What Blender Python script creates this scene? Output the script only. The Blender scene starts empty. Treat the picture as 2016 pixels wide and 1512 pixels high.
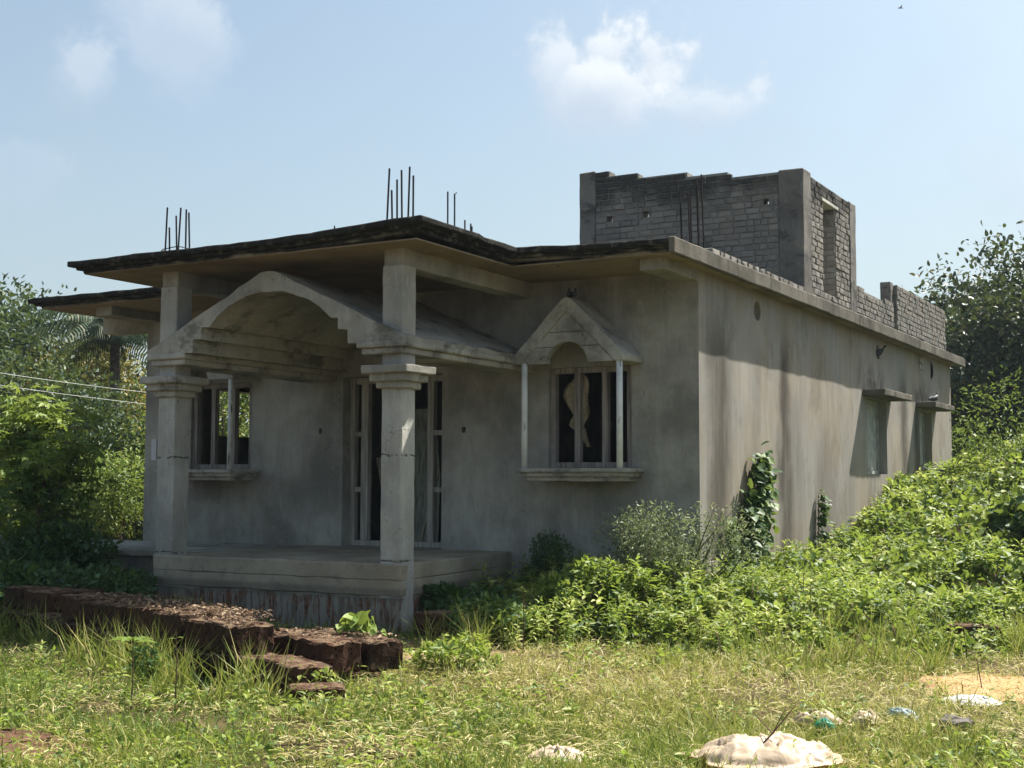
import bpy, bmesh, math, random
import numpy as np
from mathutils import Vector, Matrix, noise as mnoise

random.seed(7)
RNG = np.random.default_rng(11)
SC = bpy.context.scene
COL = SC.collection
R = math.radians

# ---------------------------------------------------------------- camera
CAM = Vector((5.4576, -13.8509, 0.8268))
YAW, PITCH, ROLL = 0.516733, 0.0745847, 0.0027102
FWD = Vector((-math.sin(YAW) * math.cos(PITCH), math.cos(YAW) * math.cos(PITCH), math.sin(PITCH)))
_r = Vector((math.cos(YAW), math.sin(YAW), 0))
_u = _r.cross(FWD)
RGT = _r * math.cos(ROLL) + _u * math.sin(ROLL)
UPV = _u * math.cos(ROLL) - _r * math.sin(ROLL)
cd = bpy.data.cameras.new('camera')
cd.sensor_width = 36.0
cd.lens = 36.0 * 2594.47 / 2016
cd.clip_start = 0.05
cd.clip_end = 3000
cam = bpy.data.objects.new('camera', cd)
COL.objects.link(cam)
M3 = Matrix((RGT, UPV, -FWD)).transposed()
cam.matrix_world = Matrix.Translation(CAM) @ M3.to_4x4()
SC.camera = cam

# ---------------------------------------------------------------- sun, sky, exposure
SUN = Vector((0.485, 1.113, 1.76)).normalized()
SUN_EL = math.asin(SUN.z)
SUN_AZ = math.atan2(SUN.x, SUN.y)
sl = bpy.data.lights.new('sun', 'SUN')
sl.energy = 5.0
sl.angle = R(0.6)
sl.color = (1.0, 0.955, 0.875)
so = bpy.data.objects.new('sun', sl)
COL.objects.link(so)
so.rotation_euler = SUN.to_track_quat('Z', 'Y').to_euler()

W = bpy.data.worlds.new('World')
SC.world = W
W.use_nodes = True
SKY_STRENGTH = 0.072


def build_world():
    nt = W.node_tree
    nt.nodes.clear()
    N = nt.nodes.new
    L = nt.links.new
    out = N('ShaderNodeOutputWorld')
    bg = N('ShaderNodeBackground')
    bg.inputs['Strength'].default_value = SKY_STRENGTH
    L(bg.outputs[0], out.inputs[0])
    sky = N('ShaderNodeTexSky')
    sky.sky_type = 'NISHITA'
    sky.sun_disc = False
    sky.sun_elevation = SUN_EL
    sky.sun_rotation = SUN_AZ
    sky.altitude = 50
    sky.air_density = 1.0
    sky.dust_density = 3.0
    sky.ozone_density = 1.0
    tc = N('ShaderNodeTexCoord')

    def math_(op, a, b=None, c=None, clamp=False):
        n = N('ShaderNodeMath')
        n.operation = op
        n.use_clamp = clamp
        for i, v in enumerate((a, b, c)):
            if v is None:
                continue
            if hasattr(v, 'is_linked'):
                L(v, n.inputs[i])
            else:
                n.inputs[i].default_value = v
        return n.outputs[0]

    def vdot(v):
        n = N('ShaderNodeVectorMath')
        n.operation = 'DOT_PRODUCT'
        L(tc.outputs['Generated'], n.inputs[0])
        n.inputs[1].default_value = v
        return n.outputs['Value']

    def noise_(scale, detail, rough, off=0.0):
        mp = N('ShaderNodeMapping')
        mp.inputs['Location'].default_value = (off, off * 1.7, off * .3)
        L(tc.outputs['Generated'], mp.inputs[0])
        n = N('ShaderNodeTexNoise')
        L(mp.outputs[0], n.inputs['Vector'])
        n.inputs['Scale'].default_value = scale
        n.inputs['Detail'].default_value = detail
        n.inputs['Roughness'].default_value = rough
        return n.outputs['Fac']

    def smooth(v, a, b):
        n = N('ShaderNodeMapRange')
        n.interpolation_type = 'SMOOTHSTEP'
        L(v, n.inputs[0])
        n.inputs[1].default_value = a
        n.inputs[2].default_value = b
        return n.outputs[0]
    fine = noise_(26, 6, .62, 3.1)
    mid = noise_(11, 5, .55, 9.4)
    # each cumulus: centre direction, half sizes, density; a cloud is several lobes
    lobes = [((1215, 205), .070, .050, 1.0), ((1290, 150), .042, .048, 1.0), ((1095, 170), .028, .058, .85),
             ((1385, 218), .062, .034, .75), ((1200, 110), .034, .034, 1.0),
             ((355, 90), .048, .048, .60), ((290, 20), .046, .038, .55), ((165, 150), .030, .040, .5),
             ((40, 360), .055, .030, .22), ((1990, 370), .050, .040, .35),
             ((-700, 120), .11, .06, .8), ((2900, 200), .12, .06, .8)]
    acc = None
    sh = None
    for (px, py), sx, sy, den in lobes:
        c = (FWD + RGT * ((px - 1008) / 2594.47) + UPV * ((756 - py) / 2594.47)).normalized()
        t1 = Vector((c.y, -c.x, 0)).normalized()
        t2 = t1.cross(c)
        if t2.z < 0:
            t2 = -t2
        dc = vdot(c)
        a = math_('DIVIDE', vdot(t1), dc)
        b = math_('DIVIDE', vdot(t2), dc)
        a = math_('DIVIDE', a, sx)
        b = math_('DIVIDE', b, sy)
        r2 = math_('ADD', math_('MULTIPLY', a, a), math_('MULTIPLY', b, b))
        r = math_('SQRT', r2)
        # ragged rim
        r = math_('ADD', r, math_('MULTIPLY', math_('SUBTRACT', fine, .5), 1.9))
        r = math_('ADD', r, math_('MULTIPLY', math_('SUBTRACT', mid, .5), 1.1))
        up_ = smooth(b, -.9, .5)
        # crisp crown, base dissolving into haze
        lo_ = math_('SUBTRACT', math_('MULTIPLY', up_, .78), .25)
        nr = N('ShaderNodeMapRange')
        nr.interpolation_type = 'SMOOTHSTEP'
        L(r, nr.inputs[0])
        L(lo_, nr.inputs[1])
        nr.inputs[2].default_value = 1.05
        m = math_('MULTIPLY', math_('SUBTRACT', 1.0, nr.outputs[0]), den)
        m = math_('MULTIPLY', m, math_('GREATER_THAN', dc, .2))
        acc = m if acc is None else math_('MAXIMUM', acc, m)
        # lit rim on the upper side, greyer base
        s = math_('MULTIPLY', m, smooth(math_('ADD', math_('ADD', b, math_('MULTIPLY', a, .25)), math_('MULTIPLY', math_('SUBTRACT', mid, .5), 2.6)), -.45, .75))
        sh = s if sh is None else math_('MAXIMUM', sh, s)
    # thin haze veil everywhere, stronger low down
    cc = N('ShaderNodeMix')
    cc.data_type = 'RGBA'
    L(sh, cc.inputs[0])
    cc.inputs[6].default_value = (3.6, 4.2, 5.0, 1)
    cc.inputs[7].default_value = (5.5, 5.8, 6.1, 1)
    mx = N('ShaderNodeMix')
    mx.data_type = 'RGBA'
    L(math_('MULTIPLY', acc, .95), mx.inputs[0])
    tint = N('ShaderNodeMix')
    tint.data_type = 'RGBA'
    tint.blend_type = 'MULTIPLY'
    tint.inputs[0].default_value = 1.0
    tint.inputs[7].default_value = (.96, 1.03, .98, 1)
    L(sky.outputs[0], tint.inputs[6])
    # pale veil of haze, thicker towards the horizon all round
    veil = N('ShaderNodeMix')
    veil.data_type = 'RGBA'
    sep = N('ShaderNodeSeparateXYZ')
    L(tc.outputs['Generated'], sep.inputs[0])
    vf = math_('ADD', math_('MULTIPLY', math_('SUBTRACT', 1.0, smooth(sep.outputs[2], -.02, .45)), .42), .16)
    vf = math_('ADD', vf, math_('MULTIPLY', math_('SUBTRACT', mid, .5), .25))
    L(vf, veil.inputs[0])
    L(tint.outputs[2], veil.inputs[6])
    veil.inputs[7].default_value = (3.35, 3.85, 4.1, 1)
    L(veil.outputs[2], mx.inputs[6])
    L(cc.outputs[2], mx.inputs[7])
    L(mx.outputs[2], bg.inputs['Color'])


build_world()
W.cycles.sampling_method = 'MANUAL'
W.cycles.sample_map_resolution = 512
vs = SC.view_settings
vs.view_transform = 'Standard'
vs.look = 'None'
vs.gamma = 1
vs.use_curve_mapping = False
vs.exposure = 1.25
SC.cycles.use_denoising = True
SC.cycles.max_bounces = 4
SC.cycles.diffuse_bounces = 2
SC.cycles.glossy_bounces = 1
SC.cycles.transmission_bounces = 2
SC.cycles.volume_bounces = 0
SC.cycles.caustics_reflective = False
SC.cycles.caustics_refractive = False
SC.cycles.sample_clamp_indirect = 4


# ---------------------------------------------------------------- node helper
class NB:
    def __init__(s, name):
        s.m = bpy.data.materials.new(name)
        s.m.use_nodes = True
        s.nt = s.m.node_tree
        s.nt.nodes.clear()
        s.out = s.nt.nodes.new('ShaderNodeOutputMaterial')
        s.tc = s.nt.nodes.new('ShaderNodeTexCoord')
        s.P = s.tc.outputs['Object']

    def n(s, t, **kw):
        nd = s.nt.nodes.new(t)
        for k, v in kw.items():
            setattr(nd, k, v)
        return nd

    def put(s, sock, v):
        if hasattr(v, 'is_linked'):
            s.nt.links.new(v, sock)
        elif v is not None:
            if isinstance(v, tuple) and len(v) == 3 and sock.type == 'RGBA':
                v = v + (1,)
            sock.default_value = v

    def math(s, op, a, b=None, c=None):
        nd = s.n('ShaderNodeMath', operation=op)
        for i, v in enumerate((a, b, c)):
            if v is not None:
                s.put(nd.inputs[i], v)
        return nd.outputs[0]

    def mapping(s, scale=(1, 1, 1), loc=(0, 0, 0)):
        nd = s.n('ShaderNodeMapping')
        s.put(nd.inputs['Vector'], s.P)
        nd.inputs['Scale'].default_value = scale
        nd.inputs['Location'].default_value = loc
        return nd.outputs[0]

    def noise(s, scale, detail=4, rough=.55, vec=None, dist=0):
        nd = s.n('ShaderNodeTexNoise')
        s.put(nd.inputs['Vector'], vec if vec is not None else s.P)
        nd.inputs['Scale'].default_value = scale
        nd.inputs['Detail'].default_value = detail
        nd.inputs['Roughness'].default_value = rough
        nd.inputs['Distortion'].default_value = dist
        return nd.outputs['Fac']

    def vor(s, scale, feature='F1', vec=None):
        nd = s.n('ShaderNodeTexVoronoi', feature=feature)
        s.put(nd.inputs['Vector'], vec if vec is not None else s.P)
        nd.inputs['Scale'].default_value = scale
        return nd.outputs['Distance']

    def sm(s, v, a, b, lo=0.0, hi=1.0):
        nd = s.n('ShaderNodeMapRange', interpolation_type='SMOOTHSTEP')
        s.put(nd.inputs[0], v)
        nd.inputs[1].default_value = a
        nd.inputs[2].default_value = b
        nd.inputs[3].default_value = lo
        nd.inputs[4].default_value = hi
        return nd.outputs[0]

    def mix(s, f, a, b, blend='MIX'):
        nd = s.n('ShaderNodeMix', data_type='RGBA', blend_type=blend)
        s.put(nd.inputs[0], f)
        s.put(nd.inputs[6], a)
        s.put(nd.inputs[7], b)
        return nd.outputs[2]

    def ramp(s, v, stops):
        nd = s.n('ShaderNodeValToRGB')
        el = nd.color_ramp.elements
        while len(el) < len(stops):
            el.new(.5)
        for e, (p, c) in zip(el, stops):
            e.position = p
            e.color = c + (1,)
        s.put(nd.inputs[0], v)
        return nd.outputs[0]

    def xyz(s):
        nd = s.n('ShaderNodeSeparateXYZ')
        s.put(nd.inputs[0], s.P)
        return nd.outputs

    def bump(s, h, strength=.4, dist=.01, prev=None):
        nd = s.n('ShaderNodeBump')
        s.put(nd.inputs['Height'], h)
        nd.inputs['Strength'].default_value = strength
        nd.inputs['Distance'].default_value = dist
        if prev is not None:
            s.put(nd.inputs['Normal'], prev)
        return nd.outputs[0]

    def principled(s, col, rough=.85, normal=None, spec=.25, metal=0):
        b = s.n('ShaderNodeBsdfPrincipled')
        s.put(b.inputs['Base Color'], col)
        s.put(b.inputs['Roughness'], rough)
        b.inputs['Specular IOR Level'].default_value = spec
        b.inputs['Metallic'].default_value = metal
        if normal is not None:
            s.put(b.inputs['Normal'], normal)
        s.put(s.out.inputs['Surface'], b.outputs[0])
        return s.m


def cement(name, base=(.27, .262, .235), spread=.30, trowel=True, warm=(.30, .265, .20), mould=0.0, pits=False):
    b = NB(name)
    big = b.noise(.9, 4, .6)
    mid = b.noise(3.7, 5, .62, dist=.6)
    streak = b.noise(1.0, 4, .6, vec=b.mapping((5.5, 5.5, .55)))
    fine = b.noise(70, 3, .6)
    lo = tuple(c * (1 - spread) for c in base)
    hi = tuple(min(.8, c * (1 + spread)) for c in base)
    c = b.mix(b.sm(big, .32, .68), lo, hi)
    c = b.mix(b.math('MULTIPLY', b.sm(mid, .45, .75), .5), c, warm)
    c = b.mix(b.math('MULTIPLY', b.sm(streak, .52, .75), .35), c, tuple(x * 1.35 for x in base))
    c = b.mix(b.math('MULTIPLY', b.sm(streak, .5, .28), .30), c, tuple(x * .55 for x in base))
    c = b.mix(b.math('MULTIPLY', b.sm(fine, .3, .7), .22), c, tuple(x * .7 for x in base))
    stroke = b.noise(1.0, 4, .65, vec=b.mapping((11, 11, 3.2), (2, 5, 1)), dist=2.2)
    c = b.mix(b.math('MULTIPLY', b.sm(stroke, .54, .72), .30), c, tuple(min(.8, x * 1.45) for x in base))
    c = b.mix(b.math('MULTIPLY', b.sm(stroke, .46, .30), .30), c, tuple(x * .6 for x in base))
    if mould > 0:
        mm = b.noise(2.3, 6, .68, vec=b.mapping((1, 1, 1.6), (3, 1, 0)))
        c = b.mix(b.math('MULTIPLY', b.sm(mm, .5, .64), mould), c, (.028, .029, .027))
    h = b.math('ADD', b.math('MULTIPLY', b.noise(9, 5, .65, dist=1.2), .7), b.math('MULTIPLY', fine, .25))
    wv = b.n('ShaderNodeVectorMath', operation='ADD')
    nv = b.n('ShaderNodeTexNoise')
    b.put(nv.inputs['Vector'], b.P)
    nv.inputs['Scale'].default_value = 3.0
    nv.inputs['Detail'].default_value = 4
    b.put(wv.inputs[0], b.P)
    b.put(wv.inputs[1], nv.outputs['Color'])
    ed = b.vor(1.15, 'DISTANCE_TO_EDGE', wv.outputs[0])
    crack = b.math('MULTIPLY', b.sm(ed, .007, .001), b.sm(b.noise(1.1, 2), .56, .64))
    c = b.mix(b.math('MULTIPLY', crack, .75), c, tuple(x * .25 for x in base))
    h = b.math('SUBTRACT', h, crack)
    h = b.math('ADD', h, b.math('MULTIPLY', stroke, .6))
    nrm = b.bump(h, .5, .02)
    if pits:
        pv = b.sm(b.vor(17), .0, .22)
        pm = b.sm(b.noise(2.4, 2), .52, .62)
        hole = b.math('MULTIPLY', b.math('SUBTRACT', 1.0, pv), pm)
        zc = b.xyz()[2]
        for zj in (1.10, .03):
            zd = b.math('ABSOLUTE', b.math('ADD', b.math('SUBTRACT', zc, zj), b.math('MULTIPLY', b.math('SUBTRACT', b.noise(9, 4), .5), .07)))
            hole = b.math('MAXIMUM', hole, b.math('MULTIPLY', b.sm(zd, .014, .004), b.sm(b.noise(14, 3), .4, .55)))
        c = b.mix(b.math('MULTIPLY', hole, .8), c, (.06, .055, .05))
        nrm = b.bump(b.math('SUBTRACT', 1.0, hole), .8, .01, nrm)
    return b.principled(c, .92, nrm, .15)


def mat_side():
    # side wall plaster: weathered, long water stains below the roof edge (wear with its own shape)
    b = NB('side_wall_plaster')
    x, y, z = b.xyz()
    base, pale, warm = (.27, .258, .235), (.37, .36, .345), (.28, .24, .185)
    big = b.noise(.7, 5, .6)
    grain = b.noise(1.0, 5, .65, vec=b.mapping((9, 9, 1.1)))
    c = b.mix(b.sm(big, .35, .68), base, warm)
    c = b.mix(b.math('MULTIPLY', b.sm(grain, .48, .72), .65), c, pale)
    c = b.mix(b.math('MULTIPLY', b.sm(grain, .48, .25), .5), c, (.18, .16, .13))
    blot = b.noise(1.6, 6, .68, vec=b.mapping((1, 1, .7), (7, 2, 1)))
    c = b.mix(b.math('MULTIPLY', b.sm(blot, .50, .66), .55), c, (.15, .13, .10))
    c = b.mix(b.math('MULTIPLY', b.sm(blot, .46, .30), .35), c, (.40, .36, .29))
    wob = b.math('MULTIPLY', b.math('SUBTRACT', b.noise(1.3, 5, .6), .5), .6)
    yy = b.math('ADD', y, wob)
    tone = b.noise(1.0, 4, .6, vec=b.mapping((3, 6, .8), (4, 0, 2)))
    for yc, w, zt, s in ((.62, .62, 3.15, .92), (3.05, .42, 3.2, 1.0), (3.5, .6, 2.4, .4), (5.0, .7, 2.0, .4), (4.6, .5, 1.7, .35), (9.75, .42, 3.1, .9), (10.75, .42, 2.7, 1.0), (6.2, .5, 1.6, .3), (12.7, .25, 2.2, .3), (1.9, .22, 2.6, .22)):
        d = b.math('ABSOLUTE', b.math('SUBTRACT', yy, yc))
        m = b.math('MULTIPLY', b.sm(d, w, w * .1), b.sm(z, zt, zt - .9))
        m = b.math('MULTIPLY', m, b.sm(tone, .25, .6, .68, 1.0))
        c = b.mix(b.math('MULTIPLY', m, s), c, (.055, .046, .036))
    # soot above the two shades
    for yc in (7.6, 11.3):
        d = b.math('ABSOLUTE', b.math('SUBTRACT', y, yc))
        m = b.math('MULTIPLY', b.sm(d, 1.15, .2), b.math('MULTIPLY', b.sm(z, 2.95, 2.35), b.sm(z, 2.15, 2.3)))
        m = b.math('MULTIPLY', m, b.sm(b.noise(3, 5, .65), .35, .62))
        c = b.mix(b.math('MULTIPLY', m, .9), c, (.04, .037, .033))
    # damp foot
    ft = b.math('MULTIPLY', b.sm(z, .45, -.3), b.sm(b.noise(2.2, 4, .6), .3, .65))
    c = b.mix(b.math('MULTIPLY', ft, .55), c, (.15, .125, .095))
    # patch near the window
    pt = b.math('MULTIPLY', b.sm(b.math('ABSOLUTE', b.math('SUBTRACT', yy, 5.3)), 1.0, .2), b.sm(b.math('ABSOLUTE', b.math('SUBTRACT', z, 1.35)), .5, .1))
    c = b.mix(b.math('MULTIPLY', b.math('MULTIPLY', pt, b.sm(b.noise(4, 5), .4, .65)), .7), c, (.20, .16, .105))
    fine = b.noise(80, 3, .6)
    c = b.mix(b.math('MULTIPLY', b.sm(fine, .3, .7), .2), c, (.24, .21, .17))
    h = b.math('ADD', b.math('MULTIPLY', grain, .5), b.math('MULTIPLY', fine, .3))
    return b.principled(c, .92, b.bump(h, .35, .012), .12)


def mat_slab():
    # roof edge: black algae over cement, densest on the upper lip and running down in tongues
    b = NB('weathered_slab_concrete')
    x, y, z = b.xyz()
    c = b.mix(b.sm(b.noise(1.6, 4), .35, .65), (.25, .225, .18), (.34, .31, .25))
    n = b.noise(1.0, 5, .65, vec=b.mapping((1.4, 1.4, 5)))
    thr = b.math('ADD', b.math('MULTIPLY', n, .30), b.math('ADD', 3.075, b.math('MULTIPLY', b.sm(x, -4, -.5), .045)))
    m = b.sm(b.math('SUBTRACT', z, thr), -.035, .045)
    m2 = b.sm(b.noise(9, 5, .7), .28, .5)
    c = b.mix(b.math('MULTIPLY', m, b.math('ADD', b.math('MULTIPLY', m2, .35), .63)), c, (.013, .013, .012))
    c = b.mix(b.math('MULTIPLY', b.sm(b.noise(14, 4), .55, .75), .25), c, (.12, .125, .08))
    nrm = b.bump(b.math('ADD', b.noise(26, 5, .7), b.noise(6, 3)), .6, .02)
    return b.principled(c, .95, nrm, .1)


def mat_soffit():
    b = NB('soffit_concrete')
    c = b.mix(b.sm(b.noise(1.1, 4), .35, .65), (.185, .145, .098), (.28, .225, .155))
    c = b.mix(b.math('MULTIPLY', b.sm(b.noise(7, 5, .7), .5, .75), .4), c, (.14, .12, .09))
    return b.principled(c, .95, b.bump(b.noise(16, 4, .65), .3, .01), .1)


def mat_fascia():
    b = NB('grey_fascia_concrete')
    c = b.mix(b.sm(b.noise(2.2, 5, .65), .35, .65), (.085, .078, .064), (.165, .15, .122))
    st = b.noise(1.0, 4, .6, vec=b.mapping((4, 7, .8)))
    c = b.mix(b.math('MULTIPLY', b.sm(st, .55, .7), .8), c, (.045, .043, .038))
    c = b.mix(b.math('MULTIPLY', b.sm(b.noise(30, 4), .6, .8), .5), c, (.25, .235, .195))
    return b.principled(c, .95, b.bump(b.noise(30, 5, .7), .6, .02), .1)


def mat_brick(name='cement_smeared_brick', z_dark=4.97):
    b = NB(name)
    geo = b.n('ShaderNodeObjectInfo')
    g = b.n('ShaderNodeNewGeometry')
    nd = b.n('ShaderNodeVectorMath', operation='MULTIPLY')
    b.put(nd.inputs[0], g.outputs['Position'])
    nd.inputs[1].default_value = (1, 1, 1)
    b.P = nd.outputs[0]
    x, y, z = b.xyz()
    rnd = geo.outputs['Random']
    c = b.mix(rnd, (.18, .17, .153), (.285, .268, .24))
    c = b.mix(b.math('MULTIPLY', b.sm(b.noise(2, 4), .45, .7), .5), c, (.25, .20, .155))
    c = b.mix(b.math('MULTIPLY', b.sm(b.noise(22, 4, .65), .5, .75), .45), c, (.40, .385, .35))
    # rain-blackened crown of the wall
    zz = b.math('ADD', z, b.math('MULTIPLY', b.math('SUBTRACT', b.noise(1.5, 5, .65), .5), 1.5))
    if z_dark:
        m = b.sm(zz, z_dark - .22, z_dark + .22)
        c = b.mix(b.math('MULTIPLY', m, .88), c, (.040, .040, .038))
    return b.principled(c, .95, b.bump(b.noise(40, 5, .7), .6, .015), .1)


def mat_laterite():
    b = NB('laterite_stone')
    g = b.n('ShaderNodeNewGeometry')
    b.P = g.outputs['Position']
    rnd = b.n('ShaderNodeObjectInfo').outputs['Random']
    c = b.mix(rnd, (.034, .021, .015), (.082, .042, .027))
    c = b.mix(b.sm(b.noise(13, 5, .7), .45, .75), c, (.125, .066, .040))
    pv = b.sm(b.vor(26, vec=None), .05, .35)
    c = b.mix(pv, (.022, .016, .014), c)
    sp = b.n('ShaderNodeSeparateXYZ')
    b.put(sp.inputs[0], g.outputs['Normal'])
    topm = b.math('MULTIPLY', b.sm(sp.outputs[2], .5, .9), b.sm(b.noise(9, 4), .38, .6))
    c = b.mix(b.math('MULTIPLY', topm, .7), c, (.24, .165, .105))
    c = b.mix(b.math('MULTIPLY', b.sm(b.noise(4, 4), .55, .7), .5), c, (.045, .04, .03))
    h = b.math('ADD', b.math('MULTIPLY', pv, .7), b.noise(34, 5, .7))
    return b.principled(c, .97, b.bump(h, 1.0, .03), .08)


def mat_wood(name, base=(.20, .165, .125), rot=False):
    b = NB(name)
    v = b.mapping((28, 28, 1.6))
    gr = b.noise(1, 4, .6, vec=v)
    c = b.mix(b.sm(gr, .3, .7), tuple(x * .6 for x in base), tuple(x * 1.35 for x in base))
    c = b.mix(b.math('MULTIPLY', b.sm(b.noise(5, 4), .5, .7), .5), c, (.30, .29, .27))
    return b.principled(c, .85, b.bump(gr, .4, .006), .2)


def mat_white_post():
    b = NB('chipped_white_paint')
    v = b.mapping((20, 20, 2.2))
    ch = b.sm(b.noise(1, 5, .7, vec=v), .60, .64)
    c = b.mix(b.sm(b.noise(6, 3), .3, .7), (.60, .62, .60), (.76, .77, .75))
    c = b.mix(ch, c, (.10, .09, .08))
    return b.principled(c, .6, b.bump(ch, -.4, .004), .3)


def mat_leaf(name, stops, trans=.38, rough=.5, spec=.2, tint=.45):
    b = NB(name)
    at = b.n('ShaderNodeAttribute', attribute_name='var')
    c = b.ramp(at.outputs['Fac'], stops)
    d = b.n('ShaderNodeBsdfPrincipled')
    b.put(d.inputs['Base Color'], c)
    d.inputs['Roughness'].default_value = rough
    d.inputs['Specular IOR Level'].default_value = spec
    t = b.n('ShaderNodeBsdfTranslucent')
    tc = b.mix(tint, c, (.42, .52, .06), 'MIX')
    b.put(t.inputs['Color'], tc)
    m = b.n('ShaderNodeMixShader')
    m.inputs[0].default_value = trans
    b.nt.links.new(d.outputs[0], m.inputs[1])
    b.nt.links.new(t.outputs[0], m.inputs[2])
    b.nt.links.new(m.outputs[0], b.out.inputs['Surface'])
    return b.m


def mat_simple(name, col, rough=.8, spec=.2, var=.3, scale=12, metal=0):
    b = NB(name)
    c = b.mix(b.sm(b.noise(scale, 4), .3, .7), tuple(x * (1 - var) for x in col), tuple(min(1, x * (1 + var)) for x in col))
    return b.principled(c, rough, b.bump(b.noise(scale * 3, 4), .25, .005), spec, metal)


def mat_plastic(name, col, tcol):
    b = NB(name)
    cr = b.noise(7, 5, .65, dist=1.5)
    c = b.mix(b.sm(cr, .3, .7), tuple(x * .75 for x in col), col)
    p = b.n('ShaderNodeBsdfPrincipled')
    b.put(p.inputs['Base Color'], c)
    p.inputs['Roughness'].default_value = .35
    p.inputs['Specular IOR Level'].default_value = .5
    b.put(p.inputs['Normal'], b.bump(cr, .5, .02))
    t = b.n('ShaderNodeBsdfTranslucent')
    t.inputs['Color'].default_value = tcol + (1,)
    m = b.n('ShaderNodeMixShader')
    m.inputs[0].default_value = .5
    b.nt.links.new(p.outputs[0], m.inputs[1])
    b.nt.links.new(t.outputs[0], m.inputs[2])
    b.nt.links.new(m.outputs[0], b.out.inputs['Surface'])
    return b.m


def mat_ground():
    b = NB('soil_ground')
    x, y, z = b.xyz()
    c = b.mix(b.sm(b.noise(.8, 5, .6), .35, .65), (.075, .052, .030), (.135, .092, .050))
    c = b.mix(b.math('MULTIPLY', b.sm(b.noise(.5, 4), .45, .65), .55), c, (.055, .06, .025))
    # bare orange soil: the patch at the right and the trodden strip by the porch
    for cx, cy, rx, ry, col in ((4.0, -3.2, 1.0, .75, (.50, .31, .16)), (-1.7, -3.6, 1.5, .9, (.30, .20, .12)), (-4.6, -3.25, 1.0, .45, (.34, .22, .13)), (-1.5, -.6, 1.3, .7, (.24, .165, .11)), (-.95, -8.65, .75, .55, (.13, .07, .045))):
        dx = b.math('DIVIDE', b.math('SUBTRACT', x, cx), rx)
        dy = b.math('DIVIDE', b.math('SUBTRACT', y, cy), ry)
        rr = b.math('SQRT', b.math('ADD', b.math('MULTIPLY', dx, dx), b.math('MULTIPLY', dy, dy)))
        rr = b.math('ADD', rr, b.math('MULTIPLY', b.math('SUBTRACT', b.noise(2.5, 4), .5), .8))
        c = b.mix(b.sm(rr, 1.15, .75), c, col)
    c = b.mix(b.math('MULTIPLY', b.sm(b.noise(40, 4), .5, .75), .45), c, (.08, .055, .035))
    nrm = b.bump(b.math('ADD', b.noise(22, 5, .7), b.math('MULTIPLY', b.noise(5, 3), 1.5)), .8, .04)
    return b.principled(c, .97, nrm, .08)


def mat_plinth():
    # porch base: cement bands above, laterite showing through lime drips below
    b = NB('porch_plinth_cement')
    x, y, z = b.xyz()
    c = b.mix(b.sm(b.noise(1.4, 5), .35, .65), (.25, .215, .16), (.37, .325, .24))
    c = b.mix(b.math('MULTIPLY', b.sm(b.noise(5, 5, .65), .5, .7), .5), c, (.14, .13, .11))
    drip = b.noise(1.0, 5, .7, vec=b.mapping((20, 20, 3.0)), dist=.6)
    low = b.sm(b.math('ADD', z, b.math('MULTIPLY', b.math('SUBTRACT', b.noise(6, 3), .5), .10)), -.33, -.36)
    lat = b.mix(b.sm(b.noise(20, 5), .4, .6), (.085, .045, .032), (.17, .075, .045))
    lat = b.mix(b.sm(b.noise(2.1, 3), .45, .58), lat, (.14, .13, .11))
    lowc = b.mix(b.sm(drip, .40, .60), lat, (.25, .232, .195))
    c = b.mix(low, c, lowc)
    # dark line along the lower edge of the band
    dk = b.math('MULTIPLY', b.sm(z, -.22, -.28), b.sm(z, -.40, -.34))
    c = b.mix(b.math('MULTIPLY', dk, .55), c, (.08, .075, .065))
    nrm = b.bump(b.math('ADD', b.noise(14, 5, .7), b.math('MULTIPLY', drip, .6)), .7, .025)
    return b.principled(c, .95, nrm, .1)


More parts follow.
